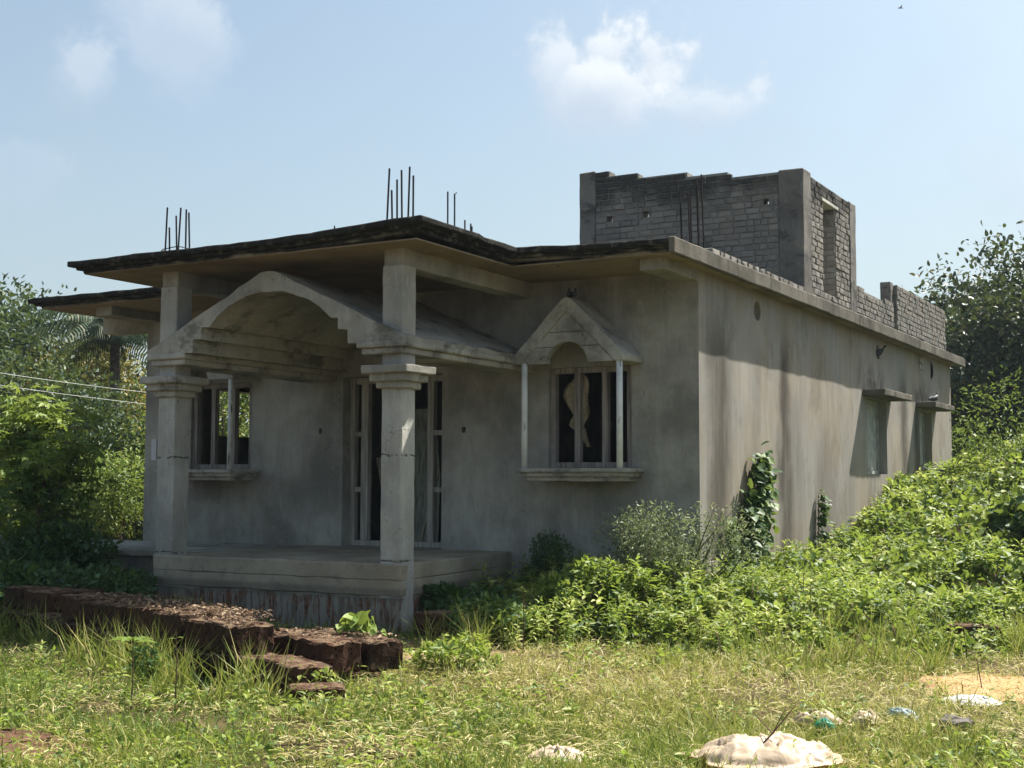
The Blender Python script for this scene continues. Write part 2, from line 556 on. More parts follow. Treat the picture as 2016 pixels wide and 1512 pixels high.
MT = dict(
    front=cement('front_wall_plaster', (.305, .295, .262), .42, warm=(.31, .275, .215)),
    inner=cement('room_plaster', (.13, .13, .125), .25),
    side=mat_side(),
    column=cement('column_cement', (.42, .41, .37), .34, warm=(.36, .32, .25), pits=True),
    canopy=cement('canopy_cement', (.345, .33, .285), .40, warm=(.30, .26, .19), mould=.55),
    trim=cement('trim_cement', (.38, .365, .32), .38, warm=(.34, .30, .23), mould=.55),
    hood=cement('hood_cement', (.345, .335, .30), .34, mould=.35),
    pier=cement('roof_pier_cement', (.17, .16, .145), .35, mould=.75),
    mortar=cement('brick_mortar', (.235, .222, .198), .3, mould=.5),
    slab=mat_slab(), soffit=mat_soffit(), fascia=mat_fascia(),
    brick=mat_brick(), brick_low=mat_brick('low_parapet_brick', 0), laterite=mat_laterite(), ground=mat_ground(), plinth=mat_plinth(),
    wood=mat_wood('weathered_frame_timber', (.33, .31, .27)), wood2=mat_wood('greyed_frame_timber', (.24, .21, .19)),
    board=mat_wood('old_green_board', (.20, .22, .17)), bamboo=mat_wood('dry_bamboo', (.23, .21, .15)),
    post=mat_white_post(),
    rebar=mat_simple('rusted_rebar', (.022, .016, .014), .8, .2),
    sack=mat_simple('beige_sackcloth', (.33, .27, .18), .9, .1, .2, 30),
    pvc=mat_simple('white_paper', (.58, .57, .58), .7, .2, .04),
    shutter=mat_simple('pale_grey_shutter', (.36, .365, .335), .7, .2, .25, 8),
    black=mat_simple('dark_socket_box', (.03, .03, .03), .7, .2),
    bird=mat_simple('pigeon_plumage', (.035, .037, .045), .6, .3, .4, 30),
    bark=mat_simple('tree_bark', (.10, .075, .055), .95, .05, .4, 9),
    stem=mat_simple('green_stem', (.12, .14, .05), .8, .1, .4, 9),
    drystem=mat_simple('dry_twig', (.15, .10, .065), .9, .1, .4, 9),
    plasticw=mat_plastic('cream_plastic_sheet', (.84, .71, .55), (.95, .72, .46)),
    plasticy=mat_plastic('yellowish_plastic', (.66, .56, .36), (.80, .64, .34)),
    plastict=mat_plastic('pale_teal_plastic', (.50, .62, .64), (.42, .58, .62)),
    plasticg=mat_plastic('green_plastic', (.05, .38, .22), (.05, .45, .25)),
    stone=mat_simple('grey_stone', (.16, .14, .13), .9, .1, .5, 14),
    wire=mat_simple('aluminium_wire', (.24, .25, .25), .5, .5, .1),
)


# ---------------------------------------------------------------- mesh helpers
def tag(o, label, cat, group=None):
    o['label'] = label
    o['category'] = cat
    if group:
        o['group'] = group
    return o


def structure(o):
    o['kind'] = 'structure'
    return o


def stuff(o):
    o['kind'] = 'stuff'
    return o


def empty(name, loc, label=None, cat=None, group=None):
    o = bpy.data.objects.new(name, None)
    o.location = loc
    o.empty_display_size = .2
    COL.objects.link(o)
    if label:
        tag(o, label, cat, group)
    return o


def wloc(o):
    # things are unrotated empties; mesh parts are modelled in place, so they add no offset
    return Vector(o.location) if o.type == 'EMPTY' else Vector((0, 0, 0))


def link(me, name, mat, parent=None, smooth=False):
    o = bpy.data.objects.new(name, me)
    if mat is not None and len(me.materials) == 0:
        me.materials.append(mat)
    COL.objects.link(o)
    if parent is not None:
        o.parent = parent
        # meshes are modelled in place: keep them there under their thing
        o.matrix_parent_inverse = Matrix.Translation(-wloc(parent))
    if smooth:
        for p in me.polygons:
            p.use_smooth = True
    return o


class MB:
    def __init__(s):
        s.v = []
        s.f = []

    def add(s, vs, fs):
        k = len(s.v)
        s.v += [tuple(v) for v in vs]
        s.f += [tuple(i + k for i in f) for f in fs]

    def box(s, x0, x1, y0, y1, z0, z1):
        vs = [(x, y, z) for z in (z0, z1) for y in (y0, y1) for x in (x0, x1)]
        s.add(vs, [(0, 2, 3, 1), (4, 5, 7, 6), (0, 1, 5, 4), (2, 6, 7, 3), (0, 4, 6, 2), (1, 3, 7, 5)])

    def obox(s, c, a, b, h, z0, z1):
        # box with axes a (unit xy) half b[0], perpendicular half b[1]
        ax = Vector((a[0], a[1])).normalized()
        pr = Vector((-ax.y, ax.x))
        vs = []
        for z in (z0, z1):
            for i, j in ((-1, -1), (1, -1), (1, 1), (-1, 1)):
                q = Vector(c) + ax * b * i + pr * h * j
                vs.append((q.x, q.y, z))
        s.add(vs, [(3, 2, 1, 0), (4, 5, 6, 7), (0, 1, 5, 4), (1, 2, 6, 5), (2, 3, 7, 6), (3, 0, 4, 7)])

    def tube(s, pts, rad, n=6, cap=True):
        pts = [Vector(p) for p in pts]
        if not hasattr(rad, '__len__'):
            rad = [rad] * len(pts)
        k0 = len(s.v)
        for i, p in enumerate(pts):
            d = (pts[min(i + 1, len(pts) - 1)] - pts[max(i - 1, 0)])
            d = d.normalized() if d.length > 1e-9 else Vector((0, 0, 1))
            a = d.cross(Vector((0, 0, 1)) if abs(d.z) < .9 else Vector((1, 0, 0))).normalized()
            b = d.cross(a)
            for j in range(n):
                t = 2 * math.pi * j / n
                s.v.append(tuple(p + (a * math.cos(t) + b * math.sin(t)) * rad[i]))
        for i in range(len(pts) - 1):
            for j in range(n):
                q = k0 + i * n
                s.f.append((q + j, q + (j + 1) % n, q + n + (j + 1) % n, q + n + j))
        if cap:
            s.f.append(tuple(k0 + j for j in reversed(range(n))))
            e = k0 + (len(pts) - 1) * n
            s.f.append(tuple(e + j for j in range(n)))

    def prism_y(s, poly, y0, y1, nseg=1):
        # polygon in (x,z), extruded along y
        n = len(poly)
        k0 = len(s.v)
        for i in range(nseg + 1):
            y = y0 + (y1 - y0) * i / nseg
            s.v += [(x, y, z) for x, z in poly]
        for i in range(nseg):
            for j in range(n):
                a = k0 + i * n + j
                b = k0 + i * n + (j + 1) % n
                s.f.append((a, b, b + n, a + n))
        s.f.append(tuple(k0 + j for j in reversed(range(n))))
        s.f.append(tuple(k0 + nseg * n + j for j in range(n)))

    def mesh(s, name='mesh', fix=True):
        me = bpy.data.meshes.new(name)
        me.from_pydata(s.v, [], s.f)
        if fix:
            bm = bmesh.new()
            bm.from_mesh(me)
            bmesh.ops.recalc_face_normals(bm, faces=bm.faces)
            bm.to_mesh(me)
            bm.free()
        return me

    def build(s, name, mat, parent=None, smooth=False, fix=True):
        return link(s.mesh(name, fix), name, mat, parent, smooth)


def roughen(me, seg=.12, amp=.008, scale=5.0, seed=0.0, bevel=.012, warp=None, zonly=False):
    """chip and soften a hard-edged concrete mesh: bevel, subdivide long edges, push by noise"""
    bm = bmesh.new()
    bm.from_mesh(me)
    if bevel > 0:
        es = [e for e in bm.edges if len(e.link_faces) == 2 and e.calc_face_angle(0) > .5]
        bmesh.ops.bevel(bm, geom=es, offset=bevel, segments=1, affect='EDGES', clamp_overlap=True)
    for _ in range(7):
        es = [e for e in bm.edges if e.calc_length() > seg * 1.6]
        if not es or len(bm.faces) > 60000:
            break
        bmesh.ops.subdivide_edges(bm, edges=es, cuts=1, use_grid_fill=True)
    off = Vector((seed, seed * 1.3, seed * .7))
    for v in bm.verts:
        p = v.co.copy()
        n = mnoise.noise_vector(p * scale + off) * amp + mnoise.noise_vector(p * scale * 3.3 + off) * amp * .55
        if zonly:
            n = Vector((0, 0, n.z))
        v.co = p + n
        if warp:
            v.co += warp(p)
    bmesh.ops.triangulate(bm, faces=[f for f in bm.faces if len(f.verts) > 4])
    bmesh.ops.recalc_face_normals(bm, faces=bm.faces)
    bm.to_mesh(me)
    bm.free()
    return me


def np_mesh(name, V, T, mat, parent=None, var=None):
    me = bpy.data.meshes.new(name)
    V = np.ascontiguousarray(V, dtype=np.float32)
    T = np.ascontiguousarray(T, dtype=np.int32)
    me.vertices.add(len(V))
    me.vertices.foreach_set('co', V.ravel())
    me.loops.add(T.size)
    me.loops.foreach_set('vertex_index', T.ravel())
    me.polygons.add(len(T))
    me.polygons.foreach_set('loop_start', np.arange(0, T.size, 3, dtype=np.int32))
    me.update(calc_edges=True)
    if var is not None:
        a = me.attributes.new('var', 'FLOAT', 'POINT')
        a.data.foreach_set('value', np.ascontiguousarray(var, dtype=np.float32))
    return link(me, name, mat, parent)


def unit(a):
    return a / np.maximum(np.linalg.norm(a, axis=1, keepdims=True), 1e-9)


T_DIAMOND = (np.array([(0, 0, 0), (.42, .5, .10), (1, 0, -.12), (.42, -.5, .10)]), np.array([(0, 3, 2), (0, 2, 1)]))
T_OVATE = (np.array([(0, 0, 0), (.22, .42, .08), (.6, .40, .05), (1, 0, -.16), (.6, -.40, .05), (.22, -.42, .08), (.45, 0, -.01)]),
           np.array([(0, 6, 1), (1, 6, 2), (2, 6, 3), (3, 6, 4), (4, 6, 5), (5, 6, 0)]))
T_HEART = (np.array([(0, 0, 0), (-.10, .32, .04), (.25, .56, .06), (.65, .34, .0), (1, 0, -.18), (.65, -.34, .0), (.25, -.56, .06), (-.10, -.32, .04), (.35, 0, -.03)]),
           np.array([(0, 8, 1), (1, 8, 2), (2, 8, 3), (3, 8, 4), (4, 8, 5), (5, 8, 6), (6, 8, 7), (7, 8, 0)]))
_pal = []
_pf = []
for _a, _l in ((-100, .55), (-50, .85), (0, 1.0), (50, .85), (100, .55)):
    c_, s_ = math.cos(R(_a)), math.sin(R(_a))
    k_ = len(_pal)
    for t_, w_, h_ in ((0, 0, 0), (.55, .17, .05), (1, 0, -.14), (.55, -.17, .05)):
        _pal.append((t_ * _l * c_ - w_ * s_ * _l, t_ * _l * s_ + w_ * c_ * _l, h_))
    _pf += [(k_, k_ + 3, k_ + 2), (k_, k_ + 2, k_ + 1)]
T_PALM = (np.array(_pal), np.array(_pf))
T_BLADE = (np.array([(0, .5, 0), (0, -.5, 0), (.5, .38, .0), (.5, -.38, .0), (1, 0, -.30)]), np.array([(0, 1, 3), (0, 3, 2), (2, 3, 4)]))


def leaves(name, P, D, N, Ln, Wd, tmpl, mat, parent=None, var=None):
    tv, tf = tmpl
    D = unit(D)
    S = unit(np.cross(D, N))
    N = np.cross(S, D)
    n = len(P)
    V = (P[:, None, :] + tv[None, :, 0, None] * Ln[:, None, None] * D[:, None, :]
         + tv[None, :, 1, None] * Wd[:, None, None] * S[:, None, :]
         + tv[None, :, 2, None] * Ln[:, None, None] * N[:, None, :])
    k = len(tv)
    T = (tf[None] + (np.arange(n) * k)[:, None, None]).reshape(-1, 3)
    if var is None:
        var = RNG.random(n)
    return np_mesh(name, V.reshape(-1, 3), T, mat, parent, np.repeat(var, k))


def vnoise(x, y, seed=0):
    xi, yi = np.floor(x), np.floor(y)
    fx, fy = x - xi, y - yi
    fx = fx * fx * (3 - 2 * fx)
    fy = fy * fy * (3 - 2 * fy)

    def h(a, b):
        v = np.sin(a * 127.1 + b * 311.7 + seed * 74.7) * 43758.5453
        return v - np.floor(v)
    return (h(xi, yi) * (1 - fx) + h(xi + 1, yi) * fx) * (1 - fy) + (h(xi, yi + 1) * (1 - fx) + h(xi + 1, yi + 1) * fx) * fy


def fbm(x, y, seed=0):
    return .5 * vnoise(x, y, seed) + .3 * vnoise(x * 2.1, y * 2.1, seed + 1) + .2 * vnoise(x * 4.3, y * 4.3, seed + 2)


def sstep(x, a, b):
    t = np.clip((x - a) / (b - a), 0, 1)
    return t * t * (3 - 2 * t)


# ---------------------------------------------------------------- ground
def g_h(x, y):
    x = np.asarray(x, float)
    y = np.asarray(y, float)
    h = -.70 + .10 * (fbm(x * .5, y * .5, 3) - .5) + .05 * (fbm(x * 2.3, y * 2.3, 5) - .5)
    # earth banked against the front wall right of the porch
    h = h + .40 * sstep(y, -2.6, -.3) * sstep(x, -3.2, -2.2) * (1 - sstep(x, .2, 1.4)) * (1 - sstep(y, 3, 6))
    # heap of sandy spoil at the plinth
    h = h + .26 * np.exp(-(((x + 4.75) / .75) ** 2 + ((y + 3.2) / .38) ** 2))
    # right hand side rises gently
    h = h + .5 * sstep(y, 2, 14) * sstep(x, -1, 3)
    far = np.sqrt((x + 1) ** 2 + (y - 2) ** 2)
    h = h + .4 * sstep(far, 25, 90) * fbm(x * .02, y * .02, 9)
    return h


def build_ground():
    def axis(a, b, fine, lim):
        mid = np.arange(a, b + 1e-6, fine)
        d = [fine]
        neg, pos = [a], [b]
        s = fine
        while pos[-1] < lim:
            s *= 1.35
            pos.append(pos[-1] + s)
            neg.append(neg[-1] - s)
        return np.concatenate([np.array(neg[:0:-1]), mid, np.array(pos[1:])])
    xs = axis(-10, 7, .14, 420)
    ys = axis(-11, 6, .14, 420)
    X, Y = np.meshgrid(xs, ys)
    Z = g_h(X, Y)
    V = np.stack([X, Y, Z], -1).reshape(-1, 3)
    nx, ny = len(xs), len(ys)
    i, j = np.meshgrid(np.arange(nx - 1), np.arange(ny - 1))
    a = (j * nx + i).ravel()
    T = np.concatenate([np.stack([a, a + 1, a + nx + 1], 1), np.stack([a, a + nx + 1, a + nx], 1)])
    o = np_mesh('ground', V, T, MT['ground'])
    o.data.polygons.foreach_set('use_smooth', np.ones(len(T), bool))
    structure(o)


build_ground()

# ---------------------------------------------------------------- the house
HOUSE = empty('house', (-4.2, 5, -.7), 'unfinished grey concrete bungalow with arched porch and brick stair tower on its roof', 'house')
XL, LEN = -8.467, 13.82
WT = .25          # wall thickness
ZT, ZS = 3.367, 3.25


def grid_wall(axis, plane0, plane1, us, vs_, solid, circ=None):
    """clean hollowed wall slab: cells of (u,z) solid or open; axis 'x' -> wall runs along x, thickness in y"""
    mb = MB()

    def P(u, z, t):
        return (u, t, z) if axis == 'x' else (t, u, z)
    nu, nv = len(us) - 1, len(vs_) - 1

    def S(i, j):
        return 0 <= i < nu and 0 <= j < nv and solid(i, j)
    for i in range(nu):
        for j in range(nv):
            u0, u1, z0, z1 = us[i], us[i + 1], vs_[j], vs_[j + 1]
            ring = circ.get((i, j)) if circ else None
            if ring:
                cu, cz, r, n = ring
                outer, inner = [], []
                for k in range(n):
                    a = 2 * math.pi * k / n
                    ca, sa = math.cos(a), math.sin(a)
                    inner.append((cu + r * ca, cz + r * sa))
                    m = max(abs(ca), abs(sa))
                    hu = (u1 - u0) / 2
                    hz = (z1 - z0) / 2
                    outer.append(((u0 + u1) / 2 + hu * ca / m, (z0 + z1) / 2 + hz * sa / m))
                for k in range(n):
                    l = (k + 1) % n
                    for t in (plane0, plane1):
                        mb.add([P(*outer[k], t), P(*outer[l], t), P(*inner[l], t), P(*inner[k], t)], [(0, 1, 2, 3)])
                    mb.add([P(*inner[k], plane0), P(*inner[l], plane0), P(*inner[l], plane1), P(*inner[k], plane1)], [(0, 1, 2, 3)])
                continue
            if not solid(i, j):
                continue
            for t in (plane0, plane1):
                mb.add([P(u0, z0, t), P(u1, z0, t), P(u1, z1, t), P(u0, z1, t)], [(0, 1, 2, 3)])

            def nb(ii, jj):
                return S(ii, jj) or (circ and (ii, jj) in circ)
            if not nb(i - 1, j):
                mb.add([P(u0, z0, plane0), P(u0, z1, plane0), P(u0, z1, plane1), P(u0, z0, plane1)], [(0, 1, 2, 3)])
            if not nb(i + 1, j):
                mb.add([P(u1, z0, plane0), P(u1, z1, plane0), P(u1, z1, plane1), P(u1, z0, plane1)], [(0, 1, 2, 3)])
            if not nb(i, j - 1):
                mb.add([P(u0, z0, plane0), P(u1, z0, plane0), P(u1, z0, plane1), P(u0, z0, plane1)], [(0, 1, 2, 3)])
            if not nb(i, j + 1):
                mb.add([P(u0, z1, plane0), P(u1, z1, plane0), P(u1, z1, plane1), P(u0, z1, plane1)], [(0, 1, 2, 3)])
    me = mb.mesh(fix=False)
    bm = bmesh.new()
    bm.from_mesh(me)
    bmesh.ops.remove_doubles(bm, verts=bm.verts, dist=1e-4)
    bmesh.ops.recalc_face_normals(bm, faces=bm.faces)
    bm.to_mesh(me)
    bm.free()
    return me


ZB = -.95
# window / door openings on the front wall (x0, x1, z0, z1)
WR = (-1.915, -.829, 1.0, 2.185)
WL = (-7.59, -6.495, 1.0, 2.185)
DR = (-4.95, -3.417, 0.0, 2.19)
boxes_l = (-5.34, -5.29, 1.46, 1.53)      # socket recesses
boxes_r = (-3.13, -3.07, 1.44, 1.51)
ops = [WR, WL, DR, boxes_l, boxes_r]


def open_fn(us, vs_, ops):
    def solid(i, j):
        u, z = (us[i] + us[i + 1]) / 2, (vs_[j] + vs_[j + 1]) / 2
        return not any(a < u < b and c < z < d for a, b, c, d in ops)
    return solid


us = sorted({XL + .001, -.001} | {v for o in ops for v in o[:2]})
vz = sorted({ZB, ZS} | {v for o in ops for v in o[2:]})
me = grid_wall('x', 0.0, WT, us, vz, open_fn(us, vz, ops))
fw = link(me, 'front_wall', MT['front'], HOUSE)
me.materials.append(MT['side'])
for p in me.polygons:
    if p.normal.x > .9 and p.center.x > -.01:
        p.material_index = 1
for q in (boxes_l, boxes_r):
    mb = MB()
    mb.box(q[0] - .02, q[1] + .02, .07, .10, q[2] - .02, q[3] + .02)
    sb = mb.build('socket_box', MT['black'], HOUSE)
    mb = MB()
    mb.tube([(q[0] + .02, .03, q[2] + .012), (q[0] + .022, .05, q[2] + .03), (q[0] + .02, .075, q[2] + .03)], .006, 5)
    mb.build('cable_end', MT['wire'], sb)

# right side wall: two windows, three round vents, a small square vent
SA = (7.25, 8.50, .98, 2.20)
SB = (10.95, 11.98, .98, 2.17)
VT = (11.00, 11.30, 2.93, 3.20)
vents = [(2.0, 2.99), (8.0, 2.995), (12.11, 2.996)]
VR = .125
sops = [SA, SB]
cells = {}
us = {WT, LEN} | {v for o in sops for v in o[:2]} | {VT[0], VT[1]}
for vy, vzz in vents:
    us |= {vy - .2, vy + .2}
us = sorted(us)
vz = sorted({ZB, ZS, 2.8, 3.19} | {v for o in sops for v in o[2:]} | {VT[2]})
circ = {}
for vy, vzz in vents:
    i = us.index(vy - .2)
    j = vz.index(2.8)
    if VT[2] in vz:
        pass
# vents need one whole cell between 2.8 and 3.19: keep the square vent's sill line out of the grid
vz = sorted({ZB, ZS, 2.8, 3.19} | {v for o in sops for v in o[2:]})
for vy, vzz in vents:
    circ[(us.index(vy - .2), vz.index(2.8))] = (vy, vzz, VR, 24)
me = grid_wall('y', 0.0, -WT, us, vz, open_fn(us, vz, sops), circ)
link(me, 'side_wall', MT['side'], HOUSE)
# the square vent with a broken jali block in it
mb = MB()
mb.box(-.06, .004, VT[0], VT[1], VT[2], VT[3])
jv = mb.build('vent_block', MT['pier'], HOUSE)
mb = MB()
for q in ((.03, .12, .02, .11), (.15, .27, .13, .24), (.05, .12, .15, .24), (.17, .26, .02, .09)):
    mb.box(.002, .016, VT[0] + q[0], VT[0] + q[1], VT[2] + q[2], VT[2] + q[3])
mb.build('vent_web', MT['column'], jv)
# the first vent is walled up inside
mb = MB()
mb.box(-.14, -.12, vents[0][0] - .16, vents[0][0] + .16, vents[0][1] - .16, vents[0][1] + .16)
mb.build('vent_plug', MT['pier'], HOUSE)

# left wall with the window seen through the house, back wall, partitions
LW = (1.15, 2.35, 1.515, 2.215)
us = sorted({WT, LEN, LW[0], LW[1]})
vz = sorted({ZB, ZS, LW[2], LW[3]})
me = grid_wall('y', XL, XL + WT, us, vz, open_fn(us, vz, [LW]))
link(me, 'left_wall', MT['front'], HOUSE)
mb = MB()
mb.box(XL + WT, -WT, LEN - WT, LEN - .001, ZB, ZS)
mb.build('back_wall', MT['front'], HOUSE)
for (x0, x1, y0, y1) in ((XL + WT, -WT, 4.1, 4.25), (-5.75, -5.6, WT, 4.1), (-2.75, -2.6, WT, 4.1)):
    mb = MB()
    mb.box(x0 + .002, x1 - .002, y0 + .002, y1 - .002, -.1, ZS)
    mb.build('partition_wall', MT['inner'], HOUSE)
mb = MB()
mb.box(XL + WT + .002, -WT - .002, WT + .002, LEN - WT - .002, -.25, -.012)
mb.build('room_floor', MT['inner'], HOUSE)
# plinth ledge along the side wall
mb = MB()
mb.box(0.002, .05, .002, LEN, ZB, -.05)
roughen(mb_me := mb.mesh(), .3, .006)
link(mb_me, 'plinth_course', MT['side'], HOUSE)


# roof slabs -----------------------------------------------------------------
def slab_warp(p):
    dz = 0.0
    dz += .050 * math.exp(-((p.x + 1.75) / .9) ** 2) * (1 if p.y < 1 else 0)
    dz += .018 * math.exp(-((p.x + 1.6) / 1.2) ** 2) * (1 if p.y < -2 else 0)
    return Vector((0, 0, dz))


RO = .218         # side overhang


def stepped(name, x0, x1, y0, y1, sides, parent, zt=ZT, seed=0.0):
    """three-lipped slab edge; sides: which of w,e,s,n step inwards going down"""
    root = None
    zs = [(zt, zt - .062, 0), (zt - .058, zt - .092, .07), (zt - .088, ZS - .012, .13)]
    for k, (a, b, ins) in enumerate(zs):
        mb = MB()
        w = ins if 'w' in sides else 0
        e = ins if 'e' in sides else 0
        s_ = ins if 's' in sides else 0
        mb.box(x0 + w, x1 - e, y0 + s_, y1, b, a)
        me = mb.mesh()
        roughen(me, .16, .011, 4.5, seed + k, .012, slab_warp)
        nm = 'roof_slab' if k == 0 else 'slab_moulding'
        o = link(me, nm, MT['slab'] if k < 3 else MT['soffit'], parent if k == 0 else root)
        if k == 0:
            root = o
    return root


MAIN = stepped('roof_slab', -9.467, RO - .03, -1.304, 14.10, 'ws', HOUSE, ZT, 1.0)
PORT = stepped('roof_slab', -6.542, -1.609, -3.228, -1.0, 'wes', HOUSE, ZT + .004, 5.0)
# soffit sheets just under the lowest lip
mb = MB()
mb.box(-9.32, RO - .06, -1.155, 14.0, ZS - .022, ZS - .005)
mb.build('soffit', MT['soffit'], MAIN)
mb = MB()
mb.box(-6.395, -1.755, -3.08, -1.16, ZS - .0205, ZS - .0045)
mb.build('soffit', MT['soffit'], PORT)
# plain deep fascia along the side
mb = MB()
mb.box(RO - .035, RO + .035, -1.30, 14.12, 3.205, ZT + .012)
me = mb.mesh()
roughen(me, .16, .009, 4.0, 9.0, .012)
link(me, 'side_fascia', MT['fascia'], HOUSE)


def rbox(name, mat, parent, x0, x1, y0, y1, z0, z1, seg=.14, amp=.006, bevel=.01, seed=0.0):
    mb = MB()
    mb.box(x0, x1, y0, y1, z0, z1)
    me = mb.mesh()
    roughen(me, seg, amp, 6.0, seed + x0 + z1, bevel)
    return link(me, name, mat, parent)


rbox('bracket_beam', MT['front'], HOUSE, -.30, -.002, -.951, .0, 3.103, ZS - .01)
rbox('bracket_beam', MT['front'], HOUSE, -8.497, -8.20, -.951, .0, 3.103, ZS - .01)
rbox('bracket_beam', MT['front'], HOUSE, -9.40, XL - .002, 0.02, .30, 3.00, ZS - .01)
for x0 in (-5.504, -2.39):
    rbox('porch_beam', MT['front'], HOUSE, x0 + .004, x0 + .246, -2.74, -.002, 3.045, ZS - .01, .2)

# porch platform -------------------------------------------------------------
def porch_layer(name, z0, z1, grow, seed, parent, amp=.012):
    mb = MB()
    p = [(-5.505 - grow, -2.755 - grow), (-2.138 + grow, -2.755 - grow), (-2.43 + grow, -.003), (-5.505 - grow, -.003)]
    vs_ = [(x, y, z) for z in (z0, z1) for x, y in p]
    mb.add(vs_, [(3, 2, 1, 0), (4, 5, 6, 7), (0, 1, 5, 4), (1, 2, 6, 5), (2, 3, 7, 6), (3, 0, 4, 7)])
    me = mb.mesh()
    roughen(me, .11, amp, 5.5, seed, .014)
    return link(me, name, MT['plinth'], parent)


PORCH = porch_layer('porch_plinth', -.95, -.33, .008, 2.0, HOUSE, .013)
porch_layer('plinth_band', -.335, -.165, .013, 3.0, PORCH, .011)
porch_layer('porch_floor', -.17, 0.0, .019, 4.0, PORCH, .008)


# columns --------------------------------------------------------------------
def column(x0, x1, seed):
    y0, y1 = -2.757, -2.503
    c = rbox('porch_column', MT['column'], HOUSE, x0, x1, y0, y1, -.72, 3.06, .10, .006, .012, seed)
    for k, (gr, z0, z1) in enumerate(((.045, 1.785, 1.865), (.095, 1.855, 1.945), (.155, 1.935, 2.02))):
        rbox('capital', MT['trim'], c, x0 - gr, x1 + gr, y0 - gr, y1 + gr, z0, z1, .08, .007, .012, seed + k)
    return c


column(-5.506, -5.252, 1.0)
column(-2.392, -2.138, 2.0)

# arched canopy ----------------------------------------------------------------
CX = -3.825
arch = []
for k in range(25):
    t = -1 + 2 * k / 24
    d = .84 * t
    arch.append((d, 2.54 + .345 * math.cos(t * math.pi / 2) ** .72))
right = [(.84, 2.54), (.95, 2.54), (.95, 2.41), (1.07, 2.41), (1.07, 2.268), (1.765, 2.268), (1.765, 2.315)]
poly = [(-a, b) for a, b in reversed(right)] + arch[1:-1] + right
poly += [(.22, 3.035), (.09, 3.095), (0, 3.108), (-.09, 3.095), (-.22, 3.035)]
poly = [(CX + a, b) for a, b in poly]
mb = MB()
mb.prism_y(poly, -2.86, -.003, 18)
me = mb.mesh()
roughen(me, .13, .016, 6.0, 3.0, 0)
CAN = link(me, 'porch_canopy', MT['canopy'], HOUSE)
for s in (-1, 1):
    for k, (d0, d1, z0, z1, yf) in enumerate(((1.19, 1.775, 2.205, 2.272, -2.872), (1.225, 1.725, 2.14, 2.209, -2.835))):
        a, b_ = sorted((CX + s * d0, CX + s * d1))
        rbox('cornice', MT['trim'], CAN, a, b_, yf, -.004, z0, z1, .11, .007, .012, k + s)


# window bays -------------------------------------------------------------------
def window_bay(win, dx, parent):
    """sill, posts, gabled hood with arch; dx shifts the right-hand bay's coordinates"""
    x0, x1 = -2.05 + dx, -.66 + dx
    sill = rbox('sill', MT['trim'], parent, x0, x1, -.585, -.003, .945, .99, .1, .004, .006, dx)
    rbox('sill_moulding', MT['trim'], sill, x0 + .045, x1 - .045, -.54, -.003, .895, .949, .1, .005, .006, dx)
    rbox('sill_moulding', MT['trim'], sill, x0 + .095, x1 - .095, -.49, -.003, .845, .899, .1, .005, .006, dx)
    for px in (-1.985 + dx, -.775 + dx):
        mb = MB()
        n = 12
        mb.tube([(px + .036, -.52, .985), (px + .036, -.52, 1.6), (px + .036, -.52, 2.20)], .036, n)
        mb.build('post', MT['post'], parent, True)
    c = -1.39 + dx
    out = [(-.715, 2.19), (-.715, 2.265), (-.06, 2.925), (0, 2.945), (.06, 2.925), (.715, 2.265), (.715, 2.19), (.60, 2.19), (0, 2.79), (-.60, 2.19)]
    mb = MB()
    mb.prism_y([(c + a, b) for a, b in out], -.565, -.003, 6)
    me = mb.mesh()
    roughen(me, .10, .010, 7.0, dx + 1, .01)
    hood = link(me, 'window_hood', MT['hood'], parent)
    # gable infill: separate cracked plaster panels round the little arch
    g = .004
    aw, ah = .262, .245
    arcp = [(aw * math.cos(t), 2.19 + ah * math.sin(t)) for t in np.linspace(0, math.pi / 2, 7)]
    zj = 2.375
    lx = .60 - (zj - 2.19)

    def arc_x(z):
        s_ = min(1, (z - 2.19) / ah)
        return aw * math.sqrt(max(0, 1 - s_ * s_))
    low = [(aw, 2.19), (.60 - g, 2.19), (lx - g, zj - g), (arc_x(zj) + g, zj - g)] + [p for p in reversed(arcp[1:]) if p[1] < zj - g]
    mid_t = 2.545
    top_x = .60 - (mid_t - 2.19)
    hi = [(arc_x(zj), zj + g), (lx - g, zj + g), (top_x - g, mid_t - g), (-top_x + g, mid_t - g), (-lx + g, zj + g), (-arc_x(zj), zj + g)]
    hi += [(-p[0], p[1]) for p in arcp if p[1] > zj + g] + [p for p in reversed(arcp[:-1]) if p[1] > zj + g]
    cap = [(top_x - g, mid_t + g), (0, 2.79 - g), (-top_x + g, mid_t + g)]
    for k, pl in enumerate((low, [(-a, b) for a, b in reversed(low)], hi, cap)):
        mb = MB()
        mb.prism_y([(c + a, b) for a, b in pl], -.545 + .004 * k, -.45, 1)
        me = mb.mesh()
        link(me, 'gable_panel', MT['hood'], hood)
    # timber frame
    a, b_, z0, z1 = win
    f = MB()
    f.box(a + .003, a + .075, .04, .13, z0 + .003, z1 - .003)
    fr = f.build('window_frame', MT['wood2'], parent)
    for q in ((b_ - .075, b_ - .003, z0 + .003, z1 - .003), (a + .077, b_ - .077, z0 + .003, z0 + .065), (a + .077, b_ - .077, z1 - .065, z1 - .003)):
        f = MB()
        f.box(q[0], q[1], .04, .13, q[2], q[3])
        f.build('frame_member', MT['wood2'], fr)
    for t in (.335, .665):
        xm = a + (b_ - a) * t
        f = MB()
        f.box(xm - .035, xm + .035, .045, .125, z0 + .067, z1 - .067)
        f.build('mullion', MT['wood2'], fr)
    return hood


window_bay(WR, 0.0, HOUSE)
window_bay(WL, -5.67, HOUSE)

